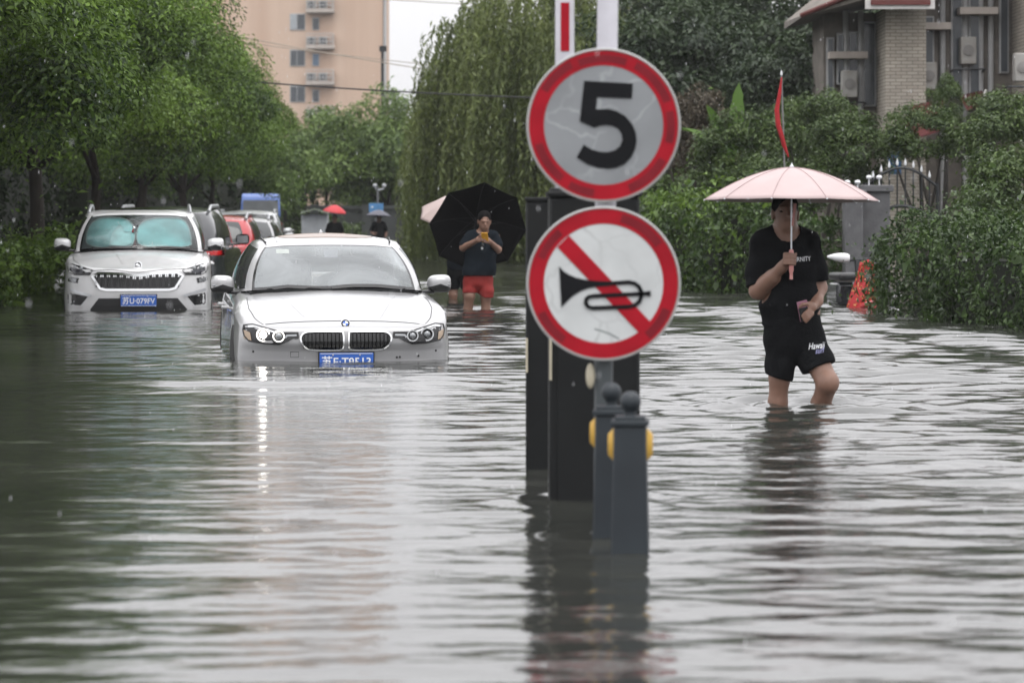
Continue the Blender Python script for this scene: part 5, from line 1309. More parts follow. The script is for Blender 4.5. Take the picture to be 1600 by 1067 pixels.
def scaled(p, kx, ky, kz, dz=0):
    q = dict(p)
    for k in ('outline', 'gh_base', 'gh_roof'): q[k] = [(a * kx, b * ky, c * kz + dz) for a, b, c in p[k]]
    for k in ('centre_z', 'roof_z'): q[k] = [(a * ky, b * kz + dz) for a, b in p[k]]
    for k in ('front_prof', 'rear_prof', 'side_prof'): q[k] = [(a * kz + dz, b) for a, b in p[k]]
    q['medial'] = tuple(a * ky for a in p['medial']); q['roof_medial'] = tuple(a * ky for a in p['roof_medial']); q['gh_mid'] = p['gh_mid'] * ky
    q['L'] = p['L'] * ky; q['W'] = p['W'] * kx; q['z0'] = p['z0'] * kz + dz; q['z_cabin'] = p['z_cabin'] * kz + dz
    return q
def parked(name, label, p, paint, x, y, rz, rear, D=.40, rails=None, lamp_z=(.86, .98), group='cars parked along the kerb'):
    """a parked car further back; rear: its tail faces the camera"""
    t = thing(name, label, 'car', (x, y, -D), rz, group)
    if rear: t.rotation_euler = (0, 0, rz + math.pi); a = rz + math.pi; t.location = (x + math.sin(a) * 0 - math.sin(rz) * p['L'], y + math.cos(rz) * p['L'], -D)
    v, f, bv, gv, gg = build_shell(t, p, paint)
    W2 = p['W'] / 2; L_ = p['L']
    for sx in (1, -1):
        z0, z1 = lamp_z
        tl = [(sx * (W2 - .30), z0 + .02), (sx * (W2 - .02), z0), (sx * (W2 - .02), z1), (sx * (W2 - .28), z1 - .01)]
        h = panel(bv, tl if sx > 0 else tl[::-1], 'rear', .004, .01, .05).build('tail_light', M_('tail_red'), t)
        vw = 'right' if sx > 0 else 'left'
        panel(bv, [(L_ - .45, z0 + .02), (L_ - .12, z0), (L_ - .12, z1), (L_ - .40, z1)], vw, .004, .01, .06).build('tail_light', M_('tail_red'), t)
        hl = [(sx * (W2 - .38), z0 - .10), (sx * (W2 - .04), z0 - .06), (sx * (W2 - .05), z1 - .06), (sx * (W2 - .34), z1 - .14)]
        panel(bv, hl if sx > 0 else hl[::-1], 'front', .004, .01, .05).build('headlight', M_('gloss_black'), t)
        mirror_part(t, sx, (sx * (W2 + .05), p['gh_base'][3][1] - .12, p['gh_base'][3][2] + .10), (.21, .13, .16), paint if paint != 'dark_paint' else 'dark_paint')
        for yy in (p['L'] * .19, p['L'] * .79): wheel(t, sx * (W2 - .11), yy, .34, sx)
        if rails: MB().tube([(sx * rails[0], L_ * .46, rails[1] - .07), (sx * rails[0], L_ * .50, rails[1]), (sx * rails[0], L_ * .78, rails[1] - .01), (sx * rails[0], L_ * .86, rails[1] - .09)], .028, 8).build('roof_rail', M_('satin_metal'), t, True)
        strip(bv, [(L_ * .2, lamp_z[0] - .05), (L_ * .8, lamp_z[0])], .012, vw, .004).build('waist_crease', M_(paint), t)
    gl = [(-.45, .66), (.45, .66), (.42, .52), (-.42, .52)]
    panel(bv, gl[::-1], 'front', .004, .01, .06).build('grille', M_('gloss_black'), t)
    strip(bv, [(-W2 * .75, lamp_z[1] - .05), (W2 * .75, lamp_z[1] - .05)], .02, 'rear', .008).build('boot_trim', M_('chrome'), t)
    return t
k_suv = scaled(SUV, .985, .98, 1.02)
t_ = parked('dark_suv', 'dark SUV with silver roof rail and red tail lamp behind the white SUV', k_suv, 'dark_paint', -5.08, 44.4, R(1.0), True, .38, rails=(.64, 1.705), lamp_z=(.98, 1.06))
k_hatch = scaled(SUV, .93, .84, .93)
parked('red_hatchback', 'red hatchback with pale roof parked behind the dark SUV', k_hatch, 'red_paint', -5.02, 50.6, R(1.5), True, .36, rails=(.60, 1.565), lamp_z=(.86, 1.02))
parked('white_hatchback', 'white car parked just behind the red hatchback', k_hatch, 'white_paint', -5.2, 57.0, R(2), False, .40, rails=(.60, 1.565), lamp_z=(.86, 1.0))
parked('white_saloon', 'second white car parked behind the red hatchback, near the blue truck', SED, 'white_paint', -5.65, 64.0, R(2.5), False, .32)
parked('silver_suv', 'pale silver car at the end of the parked row before the blue truck', k_suv, 'silver_paint', -6.25, 71.5, R(2.5), False, .40, rails=(.64, 1.705))
parked('black_saloon', 'black car parked in the shade behind the pale cars', SED, 'dark_paint', -6.7, 79, R(2.5), False, .32)

def blue_truck():
    Y = 92.0; s = sc_at(Y); x = (407 - 800) / s
    t = thing('blue_truck', 'small blue truck cab with wide grey windscreen at the end of the parked cars', 'truck', (x, Y, -.40), R(4))
    W2, H_ = .62, 2.22
    c = MB().add([(-W2, 0, .35), (W2, 0, .35), (W2, 0, 1.15), (-W2, 0, 1.15), (-W2 * .92, .22, H_ - .12), (W2 * .92, .22, H_ - .12), (W2 * .9, .34, H_), (-W2 * .9, .34, H_), (-W2, 1.5, .35), (W2, 1.5, .35), (W2 * .92, 1.5, H_), (-W2 * .92, 1.5, H_)],
                 [(0, 1, 2, 3), (3, 2, 5, 4), (4, 5, 6, 7), (7, 6, 10, 11), (0, 3, 4, 7, 11, 8), (1, 9, 10, 6, 5, 2), (8, 11, 10, 9), (0, 8, 9, 1)])
    c.build('cab', M_('blue_paint'), t, bevel=.04, seg=3)
    MB().add([(-W2 * .90, -.012 + .03, 1.22), (W2 * .90, .018, 1.22), (W2 * .84, .185, H_ - .2), (-W2 * .84, .185, H_ - .2)], [(0, 1, 2, 3)]).build('windscreen', mat('truck_glass', (.16, .17, .18), .15), t)
    for sx in (-1, 1):
        MB().add([(sx * (W2 + .004), .25, 1.2), (sx * (W2 + .004), 1.1, 1.2), (sx * (W2 * .94 + .004), 1.05, H_ - .2), (sx * (W2 * .94 + .004), .38, H_ - .2)], [(0, 1, 2, 3)]).build('side_window', M_('gloss_black'), t)
        MB().box((sx * .44, -.02, .72), (.24, .04, .16)).build('headlight', M_('lens_grey'), t, bevel=.02)
        MB().box((sx * (W2 + .12), -.02, 1.55), (.10, .08, .34)).tube([(sx * W2 * .95, .1, 1.75), (sx * (W2 + .12), 0, 1.68)], .015, 6).build('door_mirror', M_('black_trim'), t)
        wheel(t, sx * (W2 - .12), .75, .32, sx); wheel(t, sx * (W2 - .12), 3.2, .32, sx)
    MB().box((0, -.03, .45), (W2 * 2, .10, .20)).build('bumper', M_('black_trim'), t, bevel=.03)
    MB().box((0, 2.6, .95), (1.4, 2.1, .5)).build('cargo_bed', M_('blue_paint'), t, bevel=.02)
    MB().box((0, 1.9, .55), (.8, 3.4, .2)).build('chassis', M_('black_trim'), t)
blue_truck()

def box_tricycle():
    Y = 98.0; s = sc_at(Y); x = (492 - 800) / s
    t = thing('delivery_tricycle', 'white delivery box tricycle parked beyond the sedan roof', 'tricycle', (x, Y, -.40), R(3))
    MB().box((0, .6, 1.12), (.86, 1.2, .95)).build('cargo_box', mat('box_white', (.46, .48, .50), .5, dirt=((.3, .3, .3), .4, 3)), t, bevel=.03)
    MB().box((0, -.006, 1.12), (.78, .012, .86)).build('box_door', M_('box_white'), t, bevel=.01)
    MB().tube([(-.43, -.2, 1.66), (0, -.25, 1.76), (.43, -.2, 1.66)], .02, 8).add([(-.45, -.3, 1.62), (.45, -.3, 1.62), (.45, .9, 1.66), (-.45, .9, 1.66), (0, -.3, 1.74), (0, .9, 1.78)], [(0, 4, 5, 3), (4, 1, 2, 5)]).build('canopy', mat('canopy_green', (.18, .21, .16), .8), t)
    for sx in (-1, 1): wheel(t, sx * .40, .7, .28, sx)
    wheel(t, 0, 2.2, .28, 1)
    MB().tube([(0, 1.2, .75), (0, 1.9, .8), (0, 2.2, 1.35), (-.3, 2.0, 1.42)], .025, 8).tube([(0, 2.2, 1.35), (.3, 2.0, 1.42)], .02, 8).build('frame', M_('iron'), t, True)
    MB().box((0, 1.55, .95), (.35, .5, .12)).build('seat', M_('black_trim'), t, bevel=.04)
box_tricycle()

def scooter():
    Y = 39.4; s = sc_at(Y)
    def X(px): return (px - 800) / s
    def Z(py): return CAM_H - (py - HORIZON) / s + DEPTH
    x0 = X(1350)
    t = thing('electric_scooter', 'scooter with red patterned wind cover half hidden by the clipped hedge', 'scooter', (x0, Y, -DEPTH), R(8))
    for y in (.15, 1.35):
        w = MB().lathe([(.17, -.05), (.24, -.05), (.26, 0), (.24, .05), (.17, .05)], 24, (0, y, .26), Matrix.Rotation(R(90), 3, 'Y')).build('wheel', M_('rubber'), t, True)
        MB().lathe([(0, -.03), (.17, -.03), (.17, .03), (0, .03)], 20, (0, y, .26), Matrix.Rotation(R(90), 3, 'Y')).build('rim', M_('satin_metal'), w, True)
    MB().tube([(0, .15, .26), (0, .28, .7), (0, .36, 1.02)], .035, 8).build('fork', M_('iron'), t, True)
    MB().tube([(-.32, .42, 1.08), (-.1, .36, 1.03), (.1, .36, 1.03), (.32, .42, 1.08)], .018, 8).build('handlebar', M_('iron'), t, True)
    MB().box((0, .75, .38), (.28, .7, .10)).box((0, 1.2, .58), (.26, .6, .30)).build('bodywork', M_('dark_paint'), t, bevel=.05, seg=3)
    MB().box((0, 1.1, .80), (.26, .62, .10)).build('seat', M_('black_trim'), t, bevel=.04, seg=3)
    mx, mz = X(1318) - x0, Z(404)
    v = [(mx + .13 * math.cos(0), 0, 0)]
    b = MB(); vs = []; fs = []
    for i in range(9):
        f_ = i / 8; r = .062 * math.sin(math.pi * (.06 + .94 * f_) * .62) ** .8 * (1 if f_ < .98 else .8)
        for k in range(12): a = 6.283 * k / 12; vs.append((mx - .145 + .29 * f_, .30 + r * .7 * math.cos(a), mz + r * math.sin(a) - .02 * f_ + .02))
    for i in range(8):
        for k in range(12): fs.append((i * 12 + k, i * 12 + (k + 1) % 12, (i + 1) * 12 + (k + 1) % 12, (i + 1) * 12 + k))
    fs += [tuple(range(11, -1, -1)), tuple(96 + k for k in range(12))]
    m_ = MB().add(vs, fs).build('mirror', M_('lamp_white'), t, True, 60)
    MB().tube([(mx + .10, .32, mz - .03), (-.22, .40, 1.08)], .012, 6).build('mirror_stalk', M_('iron'), m_, True)
    # quilted wind cover hanging over the front, printed with yellow and white flowers
    cm, N, L, bb = new_mat('cover_print'); MATS['cover_print'] = cm
    tc = N.new('ShaderNodeTexCoord'); vo = N.new('ShaderNodeTexVoronoi'); vo.inputs['Scale'].default_value = 26; L.new(tc.outputs['Object'], vo.inputs['Vector'])
    r = N.new('ShaderNodeValToRGB'); r.color_ramp.interpolation = 'CONSTANT'
    r.color_ramp.elements[0].color = (.62, .55, .45, 1); r.color_ramp.elements[1].position = .14; r.color_ramp.elements[1].color = (.60, .22, .04, 1)
    e = r.color_ramp.elements.new(.30); e.color = (.40, .015, .02, 1); L.new(vo.outputs['Distance'], r.inputs[0]); L.new(r.outputs[0], bb.inputs['Base Color']); bb.inputs['Roughness'].default_value = .6
    vs = []; fs = []; n = 14
    for i in range(n + 1):
        f_ = i / n; z = Z(408) + (Z(492) - .15 - Z(408)) * f_
        for k in range(9):
            u = k / 8 - .5; wd = .16 + .34 * f_ ** 1.2
            vs.append((u * wd + .03 - .10 * f_, -.02 - .16 * math.cos(u * 3.0) * (.5 + .5 * f_) + .018 * math.sin(9 * f_ + 5 * u), z + .02 * math.cos(u * 5)))
    for i in range(n):
        for k in range(8): fs.append((i * 9 + k, i * 9 + k + 1, (i + 1) * 9 + k + 1, (i + 1) * 9 + k))
    o = MB().add(vs, fs).build('wind_cover', cm, t, True); so = o.modifiers.new('s', 'SOLIDIFY'); so.thickness = .02
    MB().tube([(X(1328) - x0, -.12, Z(486)), (X(1345) - x0, -.2, Z(476)), (X(1362) - x0, -.18, Z(470))], [.02, .045, .02], 8).build('cover_hem', M_('red_paint'), o, True)
scooter()
# ------------------------------------------------------------------ people and umbrellas
class Field:
    """a blended solid of tapered limbs and ellipsoids, turned into one continuous surface"""
    def __init__(s, lo, hi, h):
        s.lo = np.array(lo, float); s.h = h; s.n = np.ceil((np.array(hi) - s.lo) / h).astype(int) + 1
        s.d = np.full(tuple(s.n), .5, np.float32)
    def _win(s, lo, hi):
        a = np.clip(np.floor((np.array(lo) - s.lo) / s.h).astype(int), 0, s.n - 1); b = np.clip(np.ceil((np.array(hi) - s.lo) / s.h).astype(int) + 1, 1, s.n)
        sl = tuple(slice(x, y) for x, y in zip(a, b))
        g = np.meshgrid(*[s.lo[i] + s.h * np.arange(a[i], b[i]) for i in range(3)], indexing='ij')
        return sl, np.stack(g, -1)
    def _put(s, sl, e, k, cut=False):
        d = s.d[sl]
        if cut:
            s.d[sl] = np.maximum(d, -e); return s
        if k > 0:
            q = np.maximum(k - np.abs(d - e), 0) / k; s.d[sl] = np.minimum(d, e) - q * q * k * .25
        else: s.d[sl] = np.minimum(d, e)
        return s
    def limb(s, a, b, ra, rb, k=.03, flat=None):
        a, b = np.array(a, float), np.array(b, float); m = max(ra, rb) * (max(1, 1 / min(flat[1])) if flat else 1) + k + s.h * 2
        sl, p = s._win(np.minimum(a, b) - m, np.maximum(a, b) + m)
        if p.size == 0: return s
        ab = b - a; t = np.clip(((p - a) @ ab) / max(ab @ ab, 1e-9), 0, 1); q = p - (a + t[..., None] * ab)
        if flat: q = q * np.array(flat[1])
        return s._put(sl, np.linalg.norm(q, axis=-1) - (ra + (rb - ra) * t), k)
    def chain(s, pts, rad, k=.03, flat=None):
        for i in range(len(pts) - 1): s.limb(pts[i], pts[i + 1], rad[i], rad[i + 1], k, flat)
        return s
    def ell(s, c, r, k=.03, Rm=None, cut=False):
        c = np.array(c, float); r = np.array(r, float); m = r.max() + k + s.h * 2
        sl, p = s._win(c - m, c + m); q = p - c
        if p.size == 0: return s
        if Rm is not None: q = q @ np.array(Rm)
        k0 = np.linalg.norm(q / r, axis=-1); k1 = np.linalg.norm(q / (r * r), axis=-1); e = k0 * (k0 - 1) / np.maximum(k1, 1e-6)
        return s._put(sl, e, k, cut)
    def grid(s): return np.stack(np.meshgrid(*[s.lo[i] + s.h * np.arange(s.n[i]) for i in range(3)], indexing='ij'), -1)
    def clip(s, nrm, off):                            # keep the side where p.nrm < off
        s.d = np.maximum(s.d, s.grid() @ np.array(nrm, np.float32) - off).astype(np.float32); return s
    def mesh(s, name, wrinkle=None):
        d = s.d; d[0], d[-1], d[:, 0], d[:, -1], d[:, :, 0], d[:, :, -1] = .5, .5, .5, .5, .5, .5
        ins = d < 0; nx, ny, nz = d.shape
        cnt = np.zeros((nx - 1, ny - 1, nz - 1), np.int8)
        cor = [(i, j, k) for i in (0, 1) for j in (0, 1) for k in (0, 1)]
        for i, j, k in cor: cnt += ins[i:nx - 1 + i, j:ny - 1 + j, k:nz - 1 + k]
        cell = np.argwhere((cnt > 0) & (cnt < 8)); m = len(cell)
        ID = np.full(cnt.shape, -1, np.int64); ID[tuple(cell.T)] = np.arange(m)
        acc = np.zeros((m, 3)); w = np.zeros(m)
        for a in cor:
            for ax in range(3):
                if a[ax]: continue
                b = list(a); b[ax] = 1
                da = d[tuple((cell + a).T)]; db = d[tuple((cell + b).T)]; cr_ = (da < 0) != (db < 0)
                t = np.where(cr_, da / np.where(da == db, 1, da - db), 0); pos = np.tile(np.array(a, float), (m, 1)); pos[:, ax] += t
                acc += pos * cr_[:, None]; w += cr_
        v = (cell + acc / np.maximum(w, 1)[:, None]) * s.h + s.lo
        quads = []
        for ax in range(3):
            o1, o2 = (ax + 1) % 3, (ax + 2) % 3
            sa = [slice(None)] * 3; sb = [slice(None)] * 3; sa[ax] = slice(0, -1); sb[ax] = slice(1, None)
            e = np.argwhere(ins[tuple(sa)] != ins[tuple(sb)]); e = e[(e[:, o1] > 0) & (e[:, o2] > 0)]
            e = e[(e[:, o1] < cnt.shape[o1]) & (e[:, o2] < cnt.shape[o2])]
            flip = ins[tuple(e.T)]
            q = []
            for p1, p2 in ((-1, -1), (0, -1), (0, 0), (-1, 0)):
                c = e.copy(); c[:, o1] += p1; c[:, o2] += p2; q.append(ID[tuple(c.T)])
            q = np.stack(q, 1); q[~flip] = q[~flip][:, ::-1]; quads.append(q)
        q = np.concatenate(quads); q = q[(q >= 0).all(1)]
        # relax once along edges to lose the stair steps
        for _ in range(2):
            sm = np.zeros_like(v); c = np.zeros(m)
            for a, b in ((0, 1), (1, 2), (2, 3), (3, 0)):
                np.add.at(sm, q[:, a], v[q[:, b]]); np.add.at(c, q[:, a], 1); np.add.at(sm, q[:, b], v[q[:, a]]); np.add.at(c, q[:, b], 1)
            v = v * .5 + .5 * sm / np.maximum(c, 1)[:, None]
        if wrinkle is not None: v = wrinkle(v)
        me = bpy.data.meshes.new(name); me.from_pydata(v.tolist(), [], q.tolist()); me.update(); return me

def folds(amp, kz, seed=0):
    def f(v):
        x, y, z = v.T; r = np.hypot(x, y) + 1e-6
        w = np.sin(kz * z + 9 * x + 2.2 * np.sin(7 * z + seed) + 5 * y) * .6 + np.sin(kz * 1.7 * z - 13 * x + 3 * np.sin(11 * x + seed)) * .4
        o = v.copy(); o[:, 1] += amp * w * np.sign(y + 1e-6); o[:, 0] += amp * .6 * w * np.sign(x); return o
    return f

def fist(F, c, up, palm_n, r=.0088, k=.004, curl=1.0, grip_r=.016):
    """palm and five curled fingers round an axis `up` through c; palm_n: from the axis towards the palm"""
    c, up, pn = Vector(c), Vector(up).normalized(), Vector(palm_n).normalized(); sd = up.cross(pn).normalized()
    pc = c + pn * (grip_r + .014)
    F.ell(pc, (.043, .043, .043), .0, None) if False else None
    for j in (-.028, -.009, .011, .030): F.limb(pc + up * j - sd * .035, pc + up * j + sd * .032, .0145, .0125, .012)
    for i, j in enumerate((.031, .011, -.010, -.029)):
        L_ = (1.0, 1.08, 1.0, .85)[i]
        a = pc + up * j + sd * .036; b = c + sd * (grip_r + .013) * 1.25 - pn * .010 + up * j; d = c - pn * (grip_r + .008) * L_ + up * (j - .003); e = c - sd * (grip_r + .004) * .9 * L_ - pn * .012 + up * (j - .004)
        F.chain([a, b, d, e], [r * 1.12, r * 1.05, r, r * .85], k)
    th0 = pc - sd * .034 - up * .010; F.chain([th0, c - sd * (grip_r + .016) + up * .022 + pn * .004, c - sd * .010 - pn * (grip_r + .010) + up * .034], [r * 1.35, r * 1.2, r], k)

def head(F, c, s=1.0, yaw=0.0, pitch=0.0):
    c = Vector(c); M = Matrix.Rotation(yaw, 3, 'Z') @ Matrix.Rotation(pitch, 3, 'X')
    def q(x, y, z): return c + M @ Vector((x, y, z)) * s
    Rm = np.array(M)
    F.ell(q(0, .012, .03), (.076 * s, .094 * s, .098 * s), .02, Rm)      # skull
    F.ell(q(0, -.022, -.045), (.060 * s, .066 * s, .072 * s), .03, Rm)   # face
    F.ell(q(0, -.045, -.088), (.030 * s, .030 * s, .026 * s), .025, Rm)  # chin
    for sx in (-1, 1):
        F.ell(q(sx * .032, -.100, .012), (.017 * s, .014 * s, .012 * s), .0, Rm, cut=True)
        F.ell(q(sx * .032, -.078, .010), (.013 * s, .013 * s, .011 * s), .006, Rm)
        F.limb(q(sx * .014, -.088, .030), q(sx * .048, -.078, .030), .009 * s, .008 * s, .012)
        F.ell(q(sx * .078, .010, -.010), (.010 * s, .022 * s, .034 * s), .008, Rm)
    F.chain([q(0, -.086, .018), q(0, -.100, -.012), q(0, -.106, -.026)], [.009 * s, .011 * s, .014 * s], .010)
    F.limb(q(-.022, -.084, -.058), q(.022, -.084, -.058), .008 * s, .008 * s, .008)
    return q
def hair(F, c, s=1.0, yaw=0.0, pitch=0.0):
    c = Vector(c); M = Matrix.Rotation(yaw, 3, 'Z') @ Matrix.Rotation(pitch, 3, 'X'); Rm = np.array(M)
    def q(x, y, z): return c + M @ Vector((x, y, z)) * s
    F.ell(q(0, .020, .038), (.082 * s, .099 * s, .096 * s), .01, Rm)
    F.ell(q(0, -.098, -.012), (.066 * s, .072 * s, .078 * s), .0, Rm, cut=True); F.ell(q(0, -.03, -.13), (.11 * s, .12 * s, .085 * s), .0, Rm, cut=True)

def umbrella_canopy(t, r, h, ribs, m_out, m_rib, flat_top=.0, droop=.0, seam=None, power=1.55):
    """canopy in the umbrella's own frame: axis +z, rim at z = 0, crown at z = h"""
    sub = 6; rows = 14; v = []; f = []; n = ribs * sub
    def pt(u, k):
        a = 2 * math.pi * k / n; loc = (k % sub) / sub; sag = math.sin(math.pi * loc)
        flat = math.cos(math.pi / ribs) / math.cos((loc - .5) * 2 * math.pi / ribs)
        rr = r * u * (1 - (1 - flat) * min(1, u * 1.4)); z = h * (1 - u ** power) - sag * .012 * u * (1 - .8 * u)
        rr *= 1 - .015 * sag * u ** 3
        return (rr * math.cos(a), rr * math.sin(a), z)
    v.append((0, 0, h))
    for i in range(1, rows + 1):
        for k in range(n): v.append(pt(i / rows, k))
    for k in range(n): f.append((0, 1 + k, 1 + (k + 1) % n))
    for i in range(rows - 1):
        for k in range(n): a = 1 + i * n; b = a + n; f.append((a + k, b + k, b + (k + 1) % n, a + (k + 1) % n))
    o = MB().add(v, f).build('canopy', m_out, t, True, 24); so = o.modifiers.new('s', 'SOLIDIFY'); so.thickness = .002; so.offset = -1
    for k in range(ribs):
        pts = []
        for i in range(0, rows + 1, 2):
            q = Vector(pt(max(i, .4) / rows, k * sub)); pts.append((q.x, q.y, q.z - .006))
        rb = MB().tube(pts, .0026, 5).build('rib', m_rib, t)
        q = Vector(pt(.52, k * sub)); MB().tube([(0, 0, h * .25), (q.x, q.y, q.z - .008)], .0024, 5).build('strut', m_rib, rb)
        e = Vector(pt(1.0, k * sub)); MB().ball((e.x, e.y, e.z - .003), .006, 8, 6).build('rib_tip', m_rib, rb)
        if seam:
            sp = [Vector(pt(max(i, .3) / rows, k * sub)) + Vector((0, 0, .0015)) for i in range(rows + 1)]
            MB().tube(sp, .0022, 5).build('seam', seam, o)
    MB().lathe([(.016, h - .006), (.014, h + .008), (.006, h + .016), (0, h + .034)], 12).build('ferrule', m_rib, t, True)
    return o
def umbrella_shaft(t, h, length, m, mh, hl=.12, rad=.0055):
    MB().tube([(0, 0, h), (0, 0, -length)], rad, 8).build('shaft', m, t, True)
    MB().lathe([(0.009, -length + .005), (.014, -length), (.0145, -length - hl * .9), (.010, -length - hl), (0, -length - hl - .004)], 14).build('handle', mh, t, True)

mat('pink_cloth', (.42, .325, .32), .6, var=.05, scale=7); mat('pink_seam', (.36, .26, .26), .6); mat('pink_handle', (.62, .27, .25), .4)
mat('black_canopy', (.006, .006, .0065), .8, var=.2, spec=.1); mat('beige_canopy', (.42, .33, .31), .6, var=.08); mat('print_white', (.75, .76, .78), .6); mat('print_violet', (.28, .28, .48), .6)
mat('red_canopy', (.55, .03, .04), .6, var=.1); mat('grey_canopy', (.085, .085, .11), .6)

def stamp(t, me, text, size, org, ux, uz, m, name, shear=0.0, off=.004, width=None):
    """lettering laid on a garment: flat glyphs dropped along +y onto the cloth"""
    bv = BVHTree.FromPolygons([q.co for q in me.vertices], [tuple(q.vertices) for q in me.polygons])
    v, f = text_tris(text, size)
    if width: k = width / (max(a for a, b in v) - min(a for a, b in v))
    else: k = 1
    out = []
    for a, b in v:
        p = Vector(org) + Vector(ux) * (a * k + shear * b) + Vector(uz) * b; h = bv.ray_cast(Vector((p.x, -2, p.z)), Vector((0, 1, 0)))
        out.append(Vector((p.x, (h[0].y if h[0] else org[1]) - off, p.z)))
    ys = sorted(q.y for q in out); med = ys[len(ys) // 2]
    for q in out:
        if abs(q.y - med) > .05: q.y = med
    return MB().add(out, f).build(name, m, t)

def wading_man():
    Y = 19.45; s = sc_at(Y)
    def L(px, py, y=0.0): return ((px - 1240) / s, y, CAM_H + DEPTH - (py - HORIZON) / s)
    X0 = (1240 - 800) / s
    t = thing('person', 'man in black t-shirt and black shorts wading under a pink umbrella', 'person', (X0, Y, -DEPTH))
    F = Field((-.42, -.50, -.02), (.42, .32, 1.86), .0062)
    hc = L(1227, 333, -.02)
    head(F, hc, 1.04, R(6), R(-4))
    F.chain([(hc[0], .02, hc[2] - .06), (hc[0] - .005, .025, 1.45)], [.056, .062], .04)
    # trunk under the clothes
    F.chain([L(1227, 378, .02), L(1229, 430, .0), L(1236, 480, .01), L(1240, 515, .02)], [.115, .125, .125, .13], .05, flat=(0, (.75, 1.1, 1)))
    # arms: hand at the umbrella, hand with the phone at the hip
    ra = [L(1187, 383, .03), L(1183, 455, -.03), L(1219, 415, -.215)]
    F.chain(ra, [.055, .047, .033], .03)
    F.limb(L(1184, 452, -.04), L(1203, 433, -.14), .047, .044, .03)
    grip = L(1231, 404, -.262); fist(F, grip, (0, .05, 1), (-.75, .45, 0), .0096)
    F.limb(L(1217, 417, -.205), (grip[0] - .028, grip[1] + .018, grip[2] - .012), .033, .028, .02)
    la = [L(1270, 383, .03), L(1282, 450, .05), L(1275, 470, -.06), L(1268, 478, -.115)]
    F.chain(la, [.054, .044, .034, .028], .03)
    hp = Vector(L(1258, 481, -.16)); 
    F.ell(hp + Vector((.012, .012, .006)), (.043, .022, .040), .02)
    for i, (dx, dz, ln) in enumerate(((.004, -.012, .075), (.010, -.030, .078), (.018, -.044, .068), (.026, -.054, .052))):
        a = hp + Vector((.01 + .008 * i, -.004, dz * .6)); b = a + Vector((-.028, -.018, -.018 - .004 * i)); c = b + Vector((-.018, .004, -.022)); F.chain([a, b, c], [.0105, .0098, .0088], .006)
    F.chain([hp + Vector((-.004, -.008, .030)), hp + Vector((-.034, -.026, .026)), hp + Vector((-.052, -.026, .010))], [.0125, .011, .0095], .008)
    # legs: one planted, one stepping with the knee up towards us
    F.chain([L(1222, 535, .02), L(1218, 590, .0), L(1216, 630, .03), L(1214, 700, .06), (-.105, .07, .07)], [.088, .064, .058, .05, .036], .03)
    F.limb((-.105, .07, .05), (-.115, -.06, .035), .038, .032, .03)
    F.chain([L(1262, 535, .0), L(1289, 596, -.16), L(1281, 630, -.06), L(1270, 690, .12), (.12, .16, .10)], [.092, .066, .060, .052, .036], .03)
    F.ell(L(1290, 594, -.175), (.052, .048, .058), .03)
    F.limb((.12, .17, .09), (.13, .06, .03), .036, .03, .03)
    body = link_mesh('body', F.mesh('body'), M_('skin'), t, True)
    G = Field((-.16, -.20, 1.40), (.12, .20, 1.88), .007); hair(G, hc, 1.04, R(6), R(-4)); link_mesh('hair', G.mesh('hair'), M_('hair'), t, True)
    for sx in (-1, 1):
        MB().ball((hc[0] + sx * .033, hc[1] - .088, hc[2] + .010), (.013, .005, .006), 10, 6).build('eye', M_('hair'), t, True)
    # t-shirt
    G = Field((-.42, -.34, .80), (.42, .30, 1.60), .0075)
    G.chain([L(1227, 379, .02), L(1228, 420, .0), L(1234, 470, .0), L(1236, 515, .01)], [.124, .133, .127, .134], .06, flat=(0, (.72, 1.06, 1)))
    G.limb(L(1192, 377, .03), L(1264, 377, .03), .068, .068, .05)
    G.limb(L(1227, 368, .035), L(1227, 382, .02), .078, .10, .05)
    G.chain([L(1191, 382, .03), L(1184, 425, .0), L(1183, 449, -.025)], [.070, .076, .073], .035)
    G.chain([L(1265, 382, .03), L(1274, 420, .04), L(1279, 441, .045)], [.070, .074, .070], .035)
    for sx_, a, b in ((-1, L(1184, 425, 0), L(1183, 452, -.03)), ):
        pass
    G.d = np.maximum(G.d, -(np.linalg.norm((G.grid() - np.array(L(1229, 362, -.03))) * np.array([1, .8, 1.0]), axis=-1) - .082)).astype(np.float32)
    gr = G.grid(); zz = gr[..., 2]; xx = gr[..., 0]
    hem = .905 + .05 * np.clip((xx - .05) / .15, 0, 1) + .012 * np.sin(xx * 20)
    G.d = np.maximum(G.d, hem - zz).astype(np.float32)
    # sleeve ends
    def cut_sleeve(c, n, rad):
        c = np.array(c); n = np.array(n, float); n /= np.linalg.norm(n); q = gr - c
        G.d = np.where((np.linalg.norm(q, axis=-1) < rad), np.maximum(G.d, q @ n), G.d).astype(np.float32)
    cut_sleeve(L(1184, 449, -.02), (.0, -.3, -1), .105); cut_sleeve(L(1279, 440, .05), (.1, 0, -1), .095)
    sh = G.mesh('t_shirt', folds(.006, 26, 1)); link_mesh('t_shirt', sh, M_('black_cloth'), t, True)
    # shorts
    G = Field((-.40, -.36, .50), (.42, .30, 1.06), .0075)
    G.chain([L(1238, 500, .01), L(1240, 530, .015)], [.150, .158], .04, flat=(0, (.82, 1.12, 1)))
    G.chain([L(1222, 530, .02), L(1219, 570, .01), L(1217, 606, .005)], [.105, .092, .086], .03, flat=(0, (1, .88, 1)))
    G.chain([L(1260, 530, .01), L(1274, 563, -.06), L(1282, 592, -.13)], [.108, .102, .104], .03, flat=(0, (.95, .9, 1)))
    gr = G.grid()
